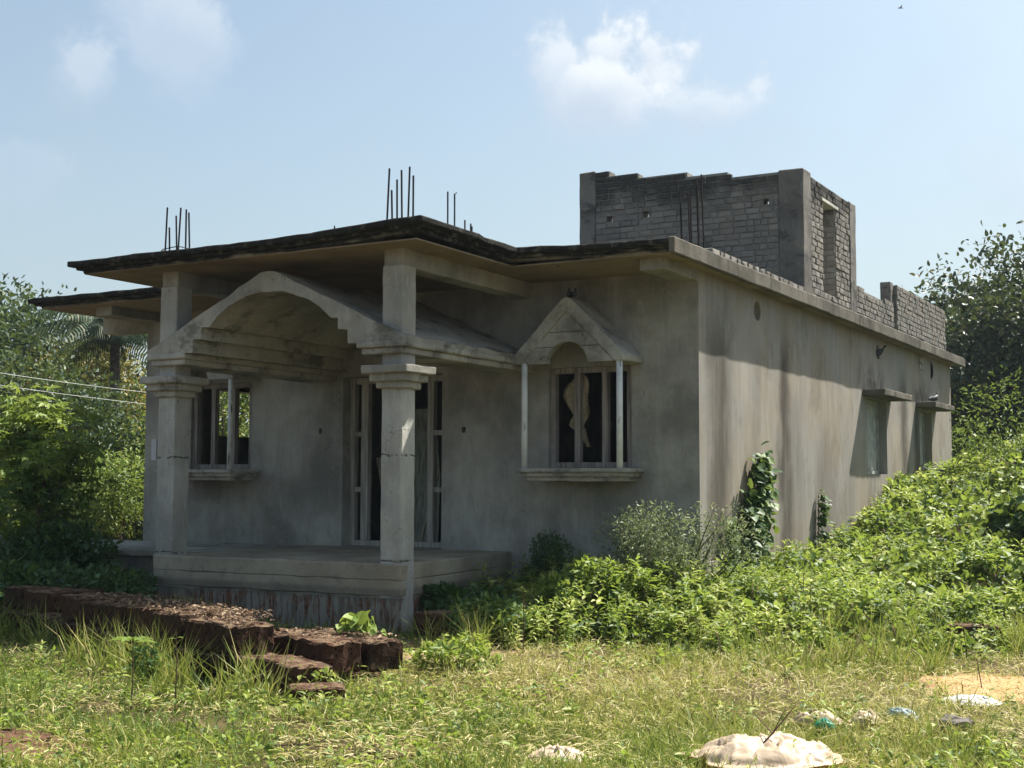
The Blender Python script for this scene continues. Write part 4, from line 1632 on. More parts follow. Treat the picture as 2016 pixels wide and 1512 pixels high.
def build_weeds():
    # tangled under-layer; shade of the gaps is put into its dark leaf tones
    n = 70000
    y = -3.6 + 19.5 * RNG.random(n) ** 1.6
    x = RNG.uniform(-2.2, 7.0, n)
    k = weed_zone(x, y)
    x, y = x[k], y[k]
    n = len(x)
    g, top = surf(x, y)
    z = np.maximum(top - .04 - RNG.exponential(.22, n) * np.clip(top - g, .1, 1.2), g + .02)
    P = np.stack([x, y, z], 1)
    s = (.05 + .05 * RNG.random(n)) * np.clip(np.hypot(x - CAM.x, y - CAM.y) / 14, .9, 1.6)
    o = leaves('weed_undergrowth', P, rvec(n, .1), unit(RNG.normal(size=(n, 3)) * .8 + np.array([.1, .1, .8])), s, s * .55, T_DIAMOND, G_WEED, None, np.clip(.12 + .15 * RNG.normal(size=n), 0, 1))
    tag(stuff(o), 'tangle of leaves coloured dark as shade deep inside the weed bank beside the house', 'weeds')
    # upright shoots
    m = 8200
    y = -3.6 + 19.5 * RNG.random(m) ** 1.75
    x = RNG.uniform(-2.2, 7.0, m)
    k = weed_zone(x, y)
    kind = fbm(x * .8 + 9, y * .8, 41) + .28 * sstep(x, .8, 2.6) * sstep(y, -1, 3)
    a = k & (kind < .60) & (fbm(x * 2.2, y * 2.2, 45) > .33)
    x1, y1 = x[a], y[a]
    g, top = surf(x1, y1)
    h = (.16 + .26 * RNG.random(len(x1))) * (.7 + .7 * fbm(x1 * 1.2, y1 * 1.2, 33))
    z0 = np.maximum(top - h * .55, g)
    ls = (.055 + .05 * RNG.random(len(x1))) * (.55 + .95 * fbm(x1 * 1.6, y1 * 1.6, 47)) * np.clip(np.hypot(x1 - CAM.x, y1 - CAM.y) / 14, .9, 1.5)
    kk, P, D, N, L, A = shoot_leaves(x1, y1, z0, h, 14, ls)
    tone = .60 + .9 * (fbm(x1 * .8, y1 * .8, 31) - .45) + .22 * RNG.normal(size=len(x1))
    o = leaves('weed_bank', P, D, N, L, L * .36, T_OVATE, G_WEED, None, np.clip(tone[kk] + .12 * RNG.normal(size=len(kk)), 0, 1))
    tag(stuff(o), 'bright green upright leafy weeds banked along the side of the house', 'weeds')
    V0 = np.stack([x1, y1, np.maximum(g, z0 - .25)], 1)
    V1 = np.stack([x1, y1, z0], 1) + A * h[:, None]
    o = leaves('weed_stems', V0, V1 - V0 + 1e-4, np.tile([[0., -1, .2]], (len(x1), 1)), np.linalg.norm(V1 - V0, axis=1), np.full(len(x1), .008), T_BLADE, G_WEED, None, np.full(len(x1), .3))
    tag(stuff(o), 'thin stems standing up through the weed bank', 'weeds')
    # tufts of tall grass among the weeds
    m = 420
    x = RNG.uniform(-1.5, 5, m)
    y = RNG.uniform(-4.0, 3.0, m)
    k = (fbm(x * .9, y * .9, 57) > .52) & ~in_house(x, y) & ~((x < 0) & (y > 0)) & (y > -4.0 + .5 * np.maximum(x - 1, 0))
    # and along the front of the laterite walls
    w = RNG.uniform(-.9, 4.6, 34)
    q = -.24 - np.abs(RNG.normal(size=34)) * .30
    x = np.concatenate([x, pA.x + dirv.x * w + nrmv.x * q])
    y = np.concatenate([y, pA.y + dirv.y * w + nrmv.y * q])
    k = np.concatenate([k, np.ones(34, bool)])
    x, y = np.repeat(x[k], 26), np.repeat(y[k], 26)
    m = len(x)
    x = x + RNG.normal(size=m) * .05
    y = y + RNG.normal(size=m) * .05
    D = np.stack([RNG.normal(size=m) * .42, RNG.normal(size=m) * .42, np.ones(m)], 1)
    o = leaves('tall_grass', np.stack([x, y, g_h(x, y)], 1), D, unit(RNG.normal(size=(m, 3))), .18 + .32 * RNG.random(m), .008 + .006 * RNG.random(m), T_BLADE, G_GRASS, None, np.clip(.42 + .22 * RNG.normal(size=m), 0, 1))
    tag(stuff(o), 'tufts of tall arching grass along the weed bank and laterite walls', 'grass')
    # withered leaves caught in the tangle
    m = 5000
    x = RNG.uniform(-1.5, 5, m)
    y = -3.4 + 12 * RNG.random(m) ** 1.5
    k = weed_zone(x, y) & (fbm(x * 1.4, y * 1.4, 63) > .48)
    x, y = x[k], y[k]
    m = len(x)
    _, tp = surf(x, y)
    o = leaves('withered_leaves', np.stack([x, y, tp - .10 * RNG.random(m)], 1), rvec(m, -.2), rvec(m, .6), .04 + .05 * RNG.random(m), .02 + .015 * RNG.random(m), T_OVATE, G_LITTER)
    tag(stuff(o), 'withered brown leaves caught in the weed bank', 'dead leaves')
    # dead wiry twigs
    mb = MB()
    for i in range(70):
        x0, y0 = RNG.uniform(-1.2, 4), RNG.uniform(-3.4, 5)
        if (x0 < .1 and y0 > -.1) or in_house(np.array([x0]), np.array([y0]))[0]:
            continue
        _, tp = surf(np.array([x0]), np.array([y0]))
        zz = float(tp[0])
        dx, dy = RNG.normal() * .15, RNG.normal() * .15
        mb.tube([(x0, y0, zz - .2), (x0 + dx * .5, y0 + dy * .5, zz + .08), (x0 + dx * 1.4, y0 + dy * 1.4, zz + RNG.uniform(.1, .3))], [.005, .004, .002], 4, False)
    o = mb.build('dead_twigs', MT['drystem'], None, fix=False)
    tag(stuff(o), 'dead wiry twigs poking out of the weed bank', 'twigs')
    # heart-leaved creeper sheets
    nc = 40000
    y = -3.0 + 18 * RNG.random(nc) ** 1.6
    x = RNG.uniform(-.5, 7.0, nc)
    k = weed_zone(x, y)
    kind = fbm(x * .8 + 9, y * .8, 41) + .28 * sstep(x, .8, 2.6) * sstep(y, -1, 3)
    k &= (kind > .50) & (fbm(x * 1.8, y * 1.8, 49) > .36)
    x, y = x[k], y[k]
    g, top = surf(x, y)
    n = len(x)
    P = np.stack([x, y, np.maximum(top - RNG.exponential(.06, n), g + .03)], 1)
    s = (.035 + .075 * RNG.random(n) ** 1.5) * np.clip(np.hypot(x - CAM.x, y - CAM.y) / 14, .9, 1.15)
    N = unit(RNG.normal(size=(n, 3)) * .5 + np.array([.25, -.25, 1.0]))
    o = leaves('creeper_bank', P, rvec(n, -.15), N, s, s * .8, T_HEART, G_WEED, None, np.clip(.52 + .24 * RNG.normal(size=n), 0, 1))
    tag(stuff(o), 'heart leaved creeper tangled through the weeds beside the house', 'creeper')


build_weeds()


# ---------------------------------------------------------------- grass
def build_grass():
    n = 360000
    r = 6.3 + 13 * RNG.random(n) ** 1.5
    a = -YAW + RNG.uniform(-.50, .50, n)
    x = CAM.x + r * np.sin(a)
    y = CAM.y + r * np.cos(a)
    keep = ~in_house(x, y)
    dens = np.clip(2.6 * (fbm(x * .9, y * .9, 51) - .22), .08, 1)
    # bare soil
    for cx, cy, rx, ry in ((4.0, -3.2, .95, .7), (-1.7, -3.7, 1.4, .75), (-4.6, -3.25, 1.0, .45), (-1.5, -.6, 1.2, .7), (-.95, -8.65, .70, .5)):
        q = np.sqrt(((x - cx) / rx) ** 2 + ((y - cy) / ry) ** 2) + .6 * (fbm(x * 2.5, y * 2.5, 8) - .5)
        dens *= np.where(q < 1, .06, 1)
    keep &= RNG.random(n) < dens
    keep &= ~((y > -2.6) & (x > -2) & (x < 2) & (RNG.random(n) < .8))
    # nothing grows on the laterite walls
    s = (x - pA.x) * dirv.x + (y - pA.y) * dirv.y
    t = (x - pA.x) * nrmv.x + (y - pA.y) * nrmv.y
    keep &= ~((s > -.8) & (s < 5.3) & (t > -.2) & (t < .55))
    keep &= ~((np.abs(x + 1.15) < .65) & (np.abs(y + 5.2) < .4))
    keep &= ~((x < -5.4) & (y > -2.1))
    x, y = x[keep], y[keep]
    n = len(x)
    z = g_h(x, y)
    tuft = fbm(x * 1.1, y * 1.1, 61)
    ln = (.035 + .185 * RNG.random(n) ** 2.3) * (.25 + 1.7 * tuft ** 1.4)
    D = np.stack([RNG.normal(size=n) * .75, RNG.normal(size=n) * .75, np.abs(RNG.normal(size=n)) * .7 + .12], 1)
    N = unit(RNG.normal(size=(n, 3)) + np.array([0, -.3, .3]))
    dry = np.clip(.41 + 1.7 * (fbm(x * .45, y * .45, 71) - .47) - .16 * (1 - sstep(x, -2.5, 1.0)) + .24 * RNG.normal(size=n) + .12 * sstep(x, -1.5, 2.5), 0, 1)
    d = np.hypot(x - CAM.x, y - CAM.y)
    wd = (.0045 + .0055 * RNG.random(n)) * np.clip(d / 8, 1, 1.8)
    o = leaves('grass', np.stack([x, y, z - .005], 1), D, N, ln, wd, T_BLADE, G_GRASS, None, dry)
    tag(stuff(o), 'sunlit rough grass, green and straw coloured, across the foreground', 'grass')
    # straw thatch lying in the sward
    m = 40000
    r = 6.3 + 9 * RNG.random(m) ** 1.4
    a = -YAW + RNG.uniform(-.5, .5, m)
    x = CAM.x + r * np.sin(a)
    y = CAM.y + r * np.cos(a)
    s = (x - pA.x) * dirv.x + (y - pA.y) * dirv.y
    t = (x - pA.x) * nrmv.x + (y - pA.y) * nrmv.y
    k = ~((s > -.8) & (s < 5.3) & (t > -.22) & (t < .55)) & ~in_house(x, y) & (fbm(x * 1.3, y * 1.3, 91) > .38)
    x, y = x[k], y[k]
    m = len(x)
    D = np.stack([RNG.normal(size=m), RNG.normal(size=m), RNG.normal(size=m) * .22 + .1], 1)
    o = leaves('dry_thatch', np.stack([x, y, g_h(x, y) + .01 + .05 * RNG.random(m)], 1), D, unit(RNG.normal(size=(m, 3)) * .5 + np.array([0, 0, 1.])), .05 + .10 * RNG.random(m), .004 + .005 * RNG.random(m), T_BLADE, G_GRASS, None, np.clip(.80 + .16 * RNG.normal(size=m), 0, 1))
    tag(stuff(o), 'dead straw lying flat among the foreground grass', 'straw')
    # small leafy weeds standing in the turf
    m = 600
    r = 6.6 + 7 * RNG.random(m) ** 1.2
    a = -YAW + RNG.uniform(-.48, .48, m)
    x = CAM.x + r * np.sin(a)
    y = CAM.y + r * np.cos(a)
    s = (x - pA.x) * dirv.x + (y - pA.y) * dirv.y
    t = (x - pA.x) * nrmv.x + (y - pA.y) * nrmv.y
    k = ~((s > -.9) & (s < 5.3) & (t > -.25) & (t < .6)) & ~in_house(x, y) & (fbm(x * .9, y * .9, 97) > .50)
    x, y = x[k], y[k]
    kk, P, D, N, L, A = shoot_leaves(x, y, g_h(x, y), .08 + .16 * RNG.random(len(x)), 10, .04 + .03 * RNG.random(len(x)), .5)
    o = leaves('turf_weeds', P, D, N, L, L * .42, T_OVATE, G_WEED, None, np.clip(.6 + .2 * RNG.normal(size=len(L)), 0, 1))
    tag(stuff(o), 'little leafy weeds dotted through the foreground turf', 'weeds')
    # low broad-leaved herbs in the turf
    m = 20000
    r = 6.3 + 8 * RNG.random(m) ** 1.4
    a = -YAW + RNG.uniform(-.5, .5, m)
    x = CAM.x + r * np.sin(a)
    y = CAM.y + r * np.cos(a)
    k = (fbm(x * 1.2, y * 1.2, 81) > .55) & ~in_house(x, y)
    s = (x - pA.x) * dirv.x + (y - pA.y) * dirv.y
    t = (x - pA.x) * nrmv.x + (y - pA.y) * nrmv.y
    k &= ~((s > -.8) & (s < 5.3) & (t > -.22) & (t < .55))
    k &= np.sqrt(((x - 4.0) / .95) ** 2 + ((y + 3.2) / .7) ** 2) > 1
    x, y = x[k], y[k]
    m = len(x)
    z = g_h(x, y) + .02 + .10 * RNG.random(m) ** 2
    o = leaves('turf_herbs', np.stack([x, y, z], 1), rvec(m, .1), unit(RNG.normal(size=(m, 3)) * .5 + np.array([0, 0, 1.])), .025 + .035 * RNG.random(m), .018 + .015 * RNG.random(m), T_OVATE, G_WEED, None, np.clip(.45 + .25 * RNG.normal(size=m), 0, 1))
    tag(stuff(o), 'small leafy herbs scattered through the foreground grass', 'herbs')


build_grass()


# ---------------------------------------------------------------- shrubs, vines
def mound(name, label, cat, cx, cy, rx, ry, h, n, size, tmpl, wd, mat, group=None, zbase=None, up=.9, stems=14, hue=(.45, .25), shell=.55):
    z0 = float(g_h(cx, cy)) if zbase is None else zbase
    root = empty(name, (cx, cy, z0), label, cat, group)
    # several overlapping lobes make an uneven outline
    nl = max(4, int(5 + 2 * rx))
    cen, rad = [], []
    for i in range(nl):
        a = RNG.uniform(0, 2 * math.pi)
        q = RNG.random() ** .6 * .62
        cen.append((cx + rx * q * math.cos(a), cy + ry * q * math.sin(a), z0 + h * RNG.uniform(.30, .78)))
        rad.append(RNG.uniform(.30, .52) * np.array([rx, ry, h * .75]))
    cen, rad = np.array(cen), np.array(rad)
    k = RNG.integers(0, nl, n)
    dv = unit(RNG.normal(size=(n, 3)))
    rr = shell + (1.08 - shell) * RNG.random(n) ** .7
    P = cen[k] + dv * rad[k] * rr[:, None]
    P[:, 2] = np.maximum(P[:, 2], z0 + .02)
    D = unit(dv * .7 + RNG.normal(size=(n, 3)) * .6 + np.array([0, 0, -.1]))
    N = unit(RNG.normal(size=(n, 3)) * .6 + np.array([0, 0, up]) + dv * .3)
    s = size * (.6 + .8 * RNG.random(n))
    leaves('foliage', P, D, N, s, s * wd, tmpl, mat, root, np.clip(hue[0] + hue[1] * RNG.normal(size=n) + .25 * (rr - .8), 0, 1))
    mb = MB()
    for i in range(stems):
        j = RNG.integers(0, nl)
        e = cen[j] + unit(RNG.normal(size=(1, 3)))[0] * rad[j] * .7
        b = np.array([cx + RNG.normal() * rx * .15, cy + RNG.normal() * ry * .15, z0 - .03])
        m = (b + e) / 2 + RNG.normal(size=3) * .05
        mb.tube([b, m, e], [.012 * h + .003, .008 * h + .002, .003], 5, False)
    mb.build('stems', MT['bark'] if h > 1 else MT['stem'], root, fix=False)
    return root


mound('pale_shrub', 'pale wispy shrub growing at the front right corner of the house', 'shrub', .12, -.95, 1.05, .62, .98, 9000, .045, T_DIAMOND, .32, G_PALE, hue=(.6, .25), stems=60, up=.3, shell=.2)
mound('leafy_shrub', 'rounded green weed clump left of the pale corner shrub', 'shrub', -.55, -1.75, .60, .46, .62, 2400, .075, T_OVATE, .45, G_WEED, hue=(.45, .2))
mound('dark_herb', 'dark feathery herb growing in the shade below the right front window', 'shrub', -1.45, -.75, .38, .32, .62, 1500, .05, T_DIAMOND, .35, G_WEEDD, hue=(.5, .2), stems=14)
mound('shade_creeper', 'dark creeper spilling along the right flank of the porch', 'creeper', -1.75, -2.25, .75, .38, .40, 2200, .075, T_HEART, .8, G_WEEDD, hue=(.55, .2), up=1.4)
mound('shade_creeper', 'green trailing plant in front of the sandy block by the porch', 'creeper', -.95, -2.85, .55, .42, .42, 1700, .07, T_OVATE, .5, G_VINE, hue=(.6, .25), up=1.0)
mound('leafy_shrub', 'taller leafy thicket pressed against the wall under the first side window', 'shrub', .72, 6.7, .70, 1.0, 1.22, 3800, .085, T_HEART, .75, G_WEED, hue=(.4, .22))
mound('dark_thicket', 'dark broad leaved thicket at the right edge of the picture', 'shrub', 3.35, 4.3, .95, 1.0, 1.35, 3800, .12, T_HEART, .8, G_VINE, hue=(.35, .2))
mound('feathery_bush', 'tall feathery yellow green bush on the slope behind the weeds', 'shrub', 2.6, 10.5, 2.0, 2.0, 2.9, 9000, .10, T_DIAMOND, .28, G_BRIGHT, hue=(.5, .22), up=.4, stems=30, shell=.4)
mound('feathery_bush', 'arching light green bush just past the rear corner of the house', 'shrub', .9, 14.6, 1.2, 1.2, 2.7, 5000, .11, T_DIAMOND, .30, G_BRIGHT, hue=(.45, .22), up=.4, stems=26, shell=.4)
mound('wall_foot_plant', 'dark leafy plant in the shade at the left foot of the porch', 'shrub', -5.75, -3.15, .55, .42, .48, 2000, .06, T_DIAMOND, .5, G_WEEDD, hue=(.45, .2))
mound('wall_foot_plant', 'glossy dark leaved plant at the left end of the laterite wall', 'shrub', -5.2, -5.75, .55, .45, .62, 1500, .11, T_OVATE, .45, G_WEEDD, hue=(.5, .2))
mound('block_creeper', 'bright young creeper on top of the laterite stub', 'creeper', -1.02, -4.98, .26, .14, .16, 60, .085, T_HEART, .85, G_SAP, zbase=-.44, hue=(.9, .1), stems=5)
mound('block_creeper', 'light creeper trailing over the broken end of the long laterite wall', 'creeper', -.62, -6.22, .30, .20, .20, 240, .05, T_OVATE, .6, G_WEED, zbase=-.66, hue=(.75, .2), stems=8)
mound('turf_weed', 'bushy green weed standing in the grass right of the laterite stub', 'shrub', -.15, -4.75, .50, .34, .26, 700, .06, T_OVATE, .42, G_WEED, hue=(.62, .22), stems=18)
mound('turf_weed', 'dark upright herb in the shade before the long laterite wall', 'shrub', -1.95, -6.45, .22, .16, .34, 200, .06, T_OVATE, .5, G_VINE, hue=(.5, .2), stems=8, up=.3)


def vine(label, pts, width, n, size, mat=G_VINE):
    root = empty('climbing_vine', (.02, pts[0][0], pts[0][1]), label, 'vine', 'vines climbing the side wall')
    pts = np.array(pts)
    t = RNG.random(n) * (len(pts) - 1)
    i = t.astype(int)
    f = (t - i)[:, None]
    c = pts[i] * (1 - f) + pts[i + 1] * f
    w = np.interp(t, np.arange(len(pts)), width)
    yy = c[:, 0] + RNG.normal(size=n) * w * .5
    zz = c[:, 1] + RNG.normal(size=n) * .05
    xx = .03 + np.abs(RNG.normal(size=n)) * .05 + w * .18 * RNG.random(n)
    P = np.stack([xx, yy, zz], 1)
    D = unit(np.stack([.5 + RNG.random(n) * .6, RNG.normal(size=n) * .6, -.4 + RNG.normal(size=n) * .4], 1))
    N = unit(np.stack([.6 + .3 * RNG.random(n), RNG.normal(size=n) * .4 - .2, .7 + RNG.normal(size=n) * .3], 1))
    s = size * (.6 + .7 * RNG.random(n))
    leaves('foliage', P, D, N, s, s * .9, T_HEART, mat, root)
    mb = MB()
    mb.tube([(.025, q[0], q[1]) for q in pts], .008, 5, False)
    mb.build('stem', MT['bark'], root, fix=False)


vine('tall dark leafy vine climbing highest on the side wall', [(1.45, -.55), (1.40, -.1), (1.52, .35), (1.72, .75), (1.80, 1.14)], [.50, .40, .38, .34, .22], 900, .115)
vine('short stub of vine just left of the tall one on the side wall', [(.72, -.4), (.72, 0), (.74, .36)], [.28, .16, .08], 150, .085)
vine('thin single shoot of vine climbing midway along the side wall', [(4.35, -.3), (4.40, .1), (4.42, .35), (4.44, .66)], [.40, .14, .12, .06], 150, .085)


# ---------------------------------------------------------------- trees
def tree(name, label, x, y, h, crown, lobes, n, size, tmpl, wd, mat, group=None, trunk_r=.16, hue=(.4, .25), cat='tree', bare=.25, cl=.32, zlow=.0, box=.8):
    """crown = (rx, ry, z_low, z_high) fractions; leaves gathered on twig clumps inside many lobes"""
    z0 = float(g_h(x, y))
    root = empty(name, (x, y, z0 - .05), label, cat, group)
    rx, ry, zl, zh = crown
    mb = MB()
    fork = z0 + h * bare
    mb.tube([(x, y, z0 - .1), (x + RNG.normal() * .1, y + RNG.normal() * .1, z0 + h * bare * .5), (x, y, fork)], [trunk_r * 1.3, trunk_r, trunk_r * .85], 8)
    lc = []
    for i in range(lobes):
        a = 2 * math.pi * i / lobes * 2.4 + RNG.uniform(-.4, .4)
        f = (i + .5) / lobes
        zz = zl + (zh - zl) * f
        prof = math.sin(math.pi * (.18 + .72 * f)) ** box
        q = RNG.uniform(.35, .95) * prof
        c = np.array([x + rx * q * math.cos(a), y + ry * q * math.sin(a), z0 + zz])
        lc.append(c)
        m = np.array([x, y, fork]) * .45 + c * .55 + np.array([0, 0, -.2]) + RNG.normal(size=3) * .15
        mb.tube([(x, y, fork - .1 + .3 * f), m, c], [trunk_r * .45, trunk_r * .25, trunk_r * .06], 5, False)
    lc = np.array(lc)
    ncl = max(20, n // 42)
    k = RNG.integers(0, lobes, ncl)
    lr = np.array([rx * .42, ry * .42, (zh - zl) * .20 + .25])
    cc = lc[k] + unit(RNG.normal(size=(ncl, 3))) * lr * (RNG.random((ncl, 1)) ** .45)
    cc[:, 2] = np.maximum(cc[:, 2], z0 + zlow)
    kk = RNG.integers(0, ncl, n)
    off = RNG.normal(size=(n, 3)) * np.array([cl, cl, cl * .7])
    P = cc[kk] + off
    P[:, 2] = np.maximum(P[:, 2], z0 + .05)
    dv = unit(P - np.array([x, y, z0 + (zl + zh) / 2]))
    D = unit(dv * .5 + RNG.normal(size=(n, 3)) * .7 + np.array([0, 0, -.35]))
    N = unit(RNG.normal(size=(n, 3)) * .6 + np.array([0, 0, .8]))
    s = size * (.6 + .8 * RNG.random(n))
    tone = RNG.normal(size=ncl) * hue[1] * .7
    var = np.clip(hue[0] + tone[kk] + RNG.normal(size=n) * hue[1] * .6, 0, 1)
    leaves('crown', P, D, N, s, s * wd, tmpl, mat, root, var)
    mb.build('trunk', MT['bark'], root, True, fix=False)
    return root


def at(px, d):
    v = FWD + RGT * ((px - 1008) / 2594.47)
    v = Vector((v.x, v.y, 0)).normalized()
    return CAM.x + v.x * d, CAM.y + v.y * d


# sapling with its skirt of creeper on the left
sx, sy = -7.38, -2.78
z0 = float(g_h(sx, sy))
SAP = empty('sapling', (sx, sy, z0), 'slender sapling with bright lobed leaves in front of the concrete platform', 'tree')
mb = MB()
tr = [(sx, sy, z0 - .05), (sx + .08, sy, z0 + .5), (sx - .02, sy + .02, z0 + 1.0), (sx + .05, sy, z0 + 1.5), (sx - .18, sy, z0 + 2.0), (sx - .3, sy, z0 + 2.45)]
mb.tube(tr, [.035, .03, .026, .022, .016, .008], 7)
cls = []
for k in range(40):
    f = RNG.uniform(.36, 1.0)
    i = min(int(f * 5), 4)
    b = np.array(tr[i]) * (1 - (f * 5 - i)) + np.array(tr[i + 1]) * (f * 5 - i)
    a = RNG.uniform(0, 2 * math.pi)
    l = RNG.uniform(.12, .55) + (RNG.uniform(.2, .55) if RNG.random() < .35 else 0)
    e = b + np.array([math.cos(a) * l, math.sin(a) * l * .8, RNG.uniform(-.12, .38)])
    mb.tube([b, (b + e) / 2 + np.array([0, 0, .06]), e], [.008, .006, .003], 5, False)
    cls.append(e)
    cls.append((b + e) / 2)
cls = np.array(cls)
n = 1300
k = RNG.integers(0, len(cls), n)
P = cls[k] + RNG.normal(size=(n, 3)) * np.array([.13, .13, .09])
D = unit(RNG.normal(size=(n, 3)) * np.array([1, 1, .4]) + np.array([0, 0, -.35]))
N = unit(RNG.normal(size=(n, 3)) * .4 + np.array([0, 0, 1]))
s = .09 + .08 * RNG.random(n)
leaves('crown', P, D, N, s, s, T_PALM, G_SAP, SAP, np.clip(.68 + .45 * (P[:, 2] - z0 - 1.6) + .2 * RNG.normal(size=n), 0, 1))  # leaf tone lightens with height: light on the top put into the colour
mb.build('trunk', MT['bark'], SAP, True, fix=False)
mound('creeper_skirt', 'dense dark creeper heaped round the foot of the sapling', 'creeper', -7.1, -3.0, 1.2, .62, .95, 6500, .085, T_OVATE, .5, G_WEEDD, hue=(.45, .25), stems=20, up=.8)
mound('creeper_skirt', 'low dark creeper spreading from the sapling over the laterite wall', 'creeper', -5.95, -4.0, 1.5, .55, .66, 7000, .08, T_OVATE, .5, G_WEEDD, hue=(.45, .25), stems=14, up=1.0)
mound('sunlit_bush', 'sunlit yellow green bush at the left edge behind the sapling', 'shrub', *at(-10, 20.5), 1.1, 1.1, 2.0, 4200, .11, T_OVATE, .5, G_BRIGHT, hue=(.6, .25))
x, y = at(235, 26.5)
mound('sunlit_bush', 'light green bushy growth just left of the house wall', 'shrub', x, y, 1.1, 1.3, 1.9, 4800, .10, T_DIAMOND, .4, G_BRIGHT, hue=(.5, .22))
x, y = at(462, 31)
tree('bush_tree', 'sunlit yellow green tree seen through the left front window', x, y, 4.8, (1.5, 1.9, .8, 4.4), 16, 9000, .13, T_DIAMOND, .5, G_BRIGHT, 'trees left of the house', .14, (.62, .25))
x, y = at(262, 33)
tree('bush_tree', 'light green tree close to the left wall of the house', x, y, 2.9, (1.4, 1.5, .3, 2.5), 14, 8000, .12, T_DIAMOND, .45, G_BRIGHT, 'trees left of the house', .13, (.50, .22))
x, y = at(20, 46)
tree('broad_tree', 'big dark green spreading tree at the far left edge', x, y, 7.0, (3.6, 3.4, 1.8, 6.6), 26, 17000, .20, T_DIAMOND, .5, G_TREE, 'trees left of the house', .26, (.50, .28), cl=.45)
x, y = at(135, 43)
tree('flowering_tree', 'brownish tree with yellowing top left of the palm', x, y, 5.8, (2.1, 2.1, 1.0, 5.4), 20, 10000, .16, T_DIAMOND, .5, G_YEL, 'trees left of the house', .18, (.30, .25), cl=.4)
x, y = at(60, 36)
tree('bush_tree', 'dusky green tree below the big tree at the left', x, y, 4.2, (2.4, 2.2, .5, 4.0), 18, 10000, .15, T_DIAMOND, .5, G_TREE, 'trees left of the house', .14, (.62, .28), cl=.4)
x, y = at(165, 31)
tree('bush_tree', 'dark blue green tree standing in front of the palm', x, y, 3.2, (1.6, 1.6, .2, 2.9), 16, 9000, .13, T_DIAMOND, .5, G_TREE, 'trees left of the house', .12, (.45, .25), cl=.35)
x, y = at(205, 48)
tree('flowering_tree', 'tree with yellow flowering crown behind the palm', x, y, 6.6, (1.3, 1.3, 2.4, 6.2), 14, 4200, .16, T_DIAMOND, .5, G_YEL, 'trees left of the house', .15, (.75, .2), cl=.35)
x, y = at(-180, 40)
tree('broad_tree', 'dark tree just outside the left edge of the frame', x, y, 7.0, (3.5, 3.5, 1.0, 6.6), 18, 9000, .22, T_DIAMOND, .5, G_TREE, 'trees left of the house', .22, (.5, .25), cl=.45)
x, y = at(370, 52)
tree('broad_tree', 'dusky tree far behind the porch, left of the house', x, y, 5.5, (4.0, 4.0, .8, 5.2), 18, 9000, .22, T_DIAMOND, .5, G_TREE, 'trees left of the house', .22, (.6, .25), cl=.45)
# far wood that closes the horizon
x, y = [], []
n = 30000
px = RNG.uniform(-500, 2500, n)
d = RNG.uniform(75, 95, n)
v = np.array(FWD)[None, :2] + np.array(RGT)[None, :2] * ((px - 1008) / 2594.47)[:, None]
v /= np.linalg.norm(v, axis=1, keepdims=True)
xx, yy = CAM.x + v[:, 0] * d, CAM.y + v[:, 1] * d
top = 3.0 + 3.5 * fbm(px * .012, np.zeros(n), 13)
P = np.stack([xx, yy, g_h(xx, yy) + top * RNG.random(n) ** .6], 1)
s = .45 + .4 * RNG.random(n)
o = leaves('far_wood', P, rvec(n, -.2), unit(RNG.normal(size=(n, 3)) * .6 + np.array([0, 0, .8])), s, s * .6, T_DIAMOND, G_TREE)
tag(stuff(o), 'distant belt of dark trees closing the horizon', 'wood')

# right hand trees
x, y = at(1912, 36)
tree('tall_tree', 'tall dark broad leaved tree rising behind the rear right corner of the house', x, y, 6.6, (1.85, 1.8, .2, 6.0), 60, 32000, .155, T_OVATE, .55, G_TREE2, 'trees right of the house', .2, (.45, .25), cl=.34, bare=.3, box=.25)
x, y = at(2030, 34)
tree('tall_tree', 'taller dark tree cut by the right edge of the picture', x, y, 6.6, (1.9, 2.1, .2, 6.2), 60, 30000, .155, T_OVATE, .55, G_TREE2, 'trees right of the house', .22, (.42, .25), cl=.34, bare=.3, box=.25)
x, y = at(2180, 38)
tree('tall_tree', 'dark tree just beyond the right edge of the frame', x, y, 7.4, (2.6, 2.6, .8, 7.2), 20, 7000, .24, T_OVATE, .55, G_TREE2, 'trees right of the house', .2, (.4, .25), cl=.4)
x, y = at(1960, 42)
tree('broad_tree', 'low dark tree filling the gap behind the tall right trees', x, y, 6.2, (3.2, 2.6, .2, 5.7), 34, 20000, .22, T_DIAMOND, .55, G_TREE, 'trees right of the house', .2, (.35, .22), cl=.45, box=.25)

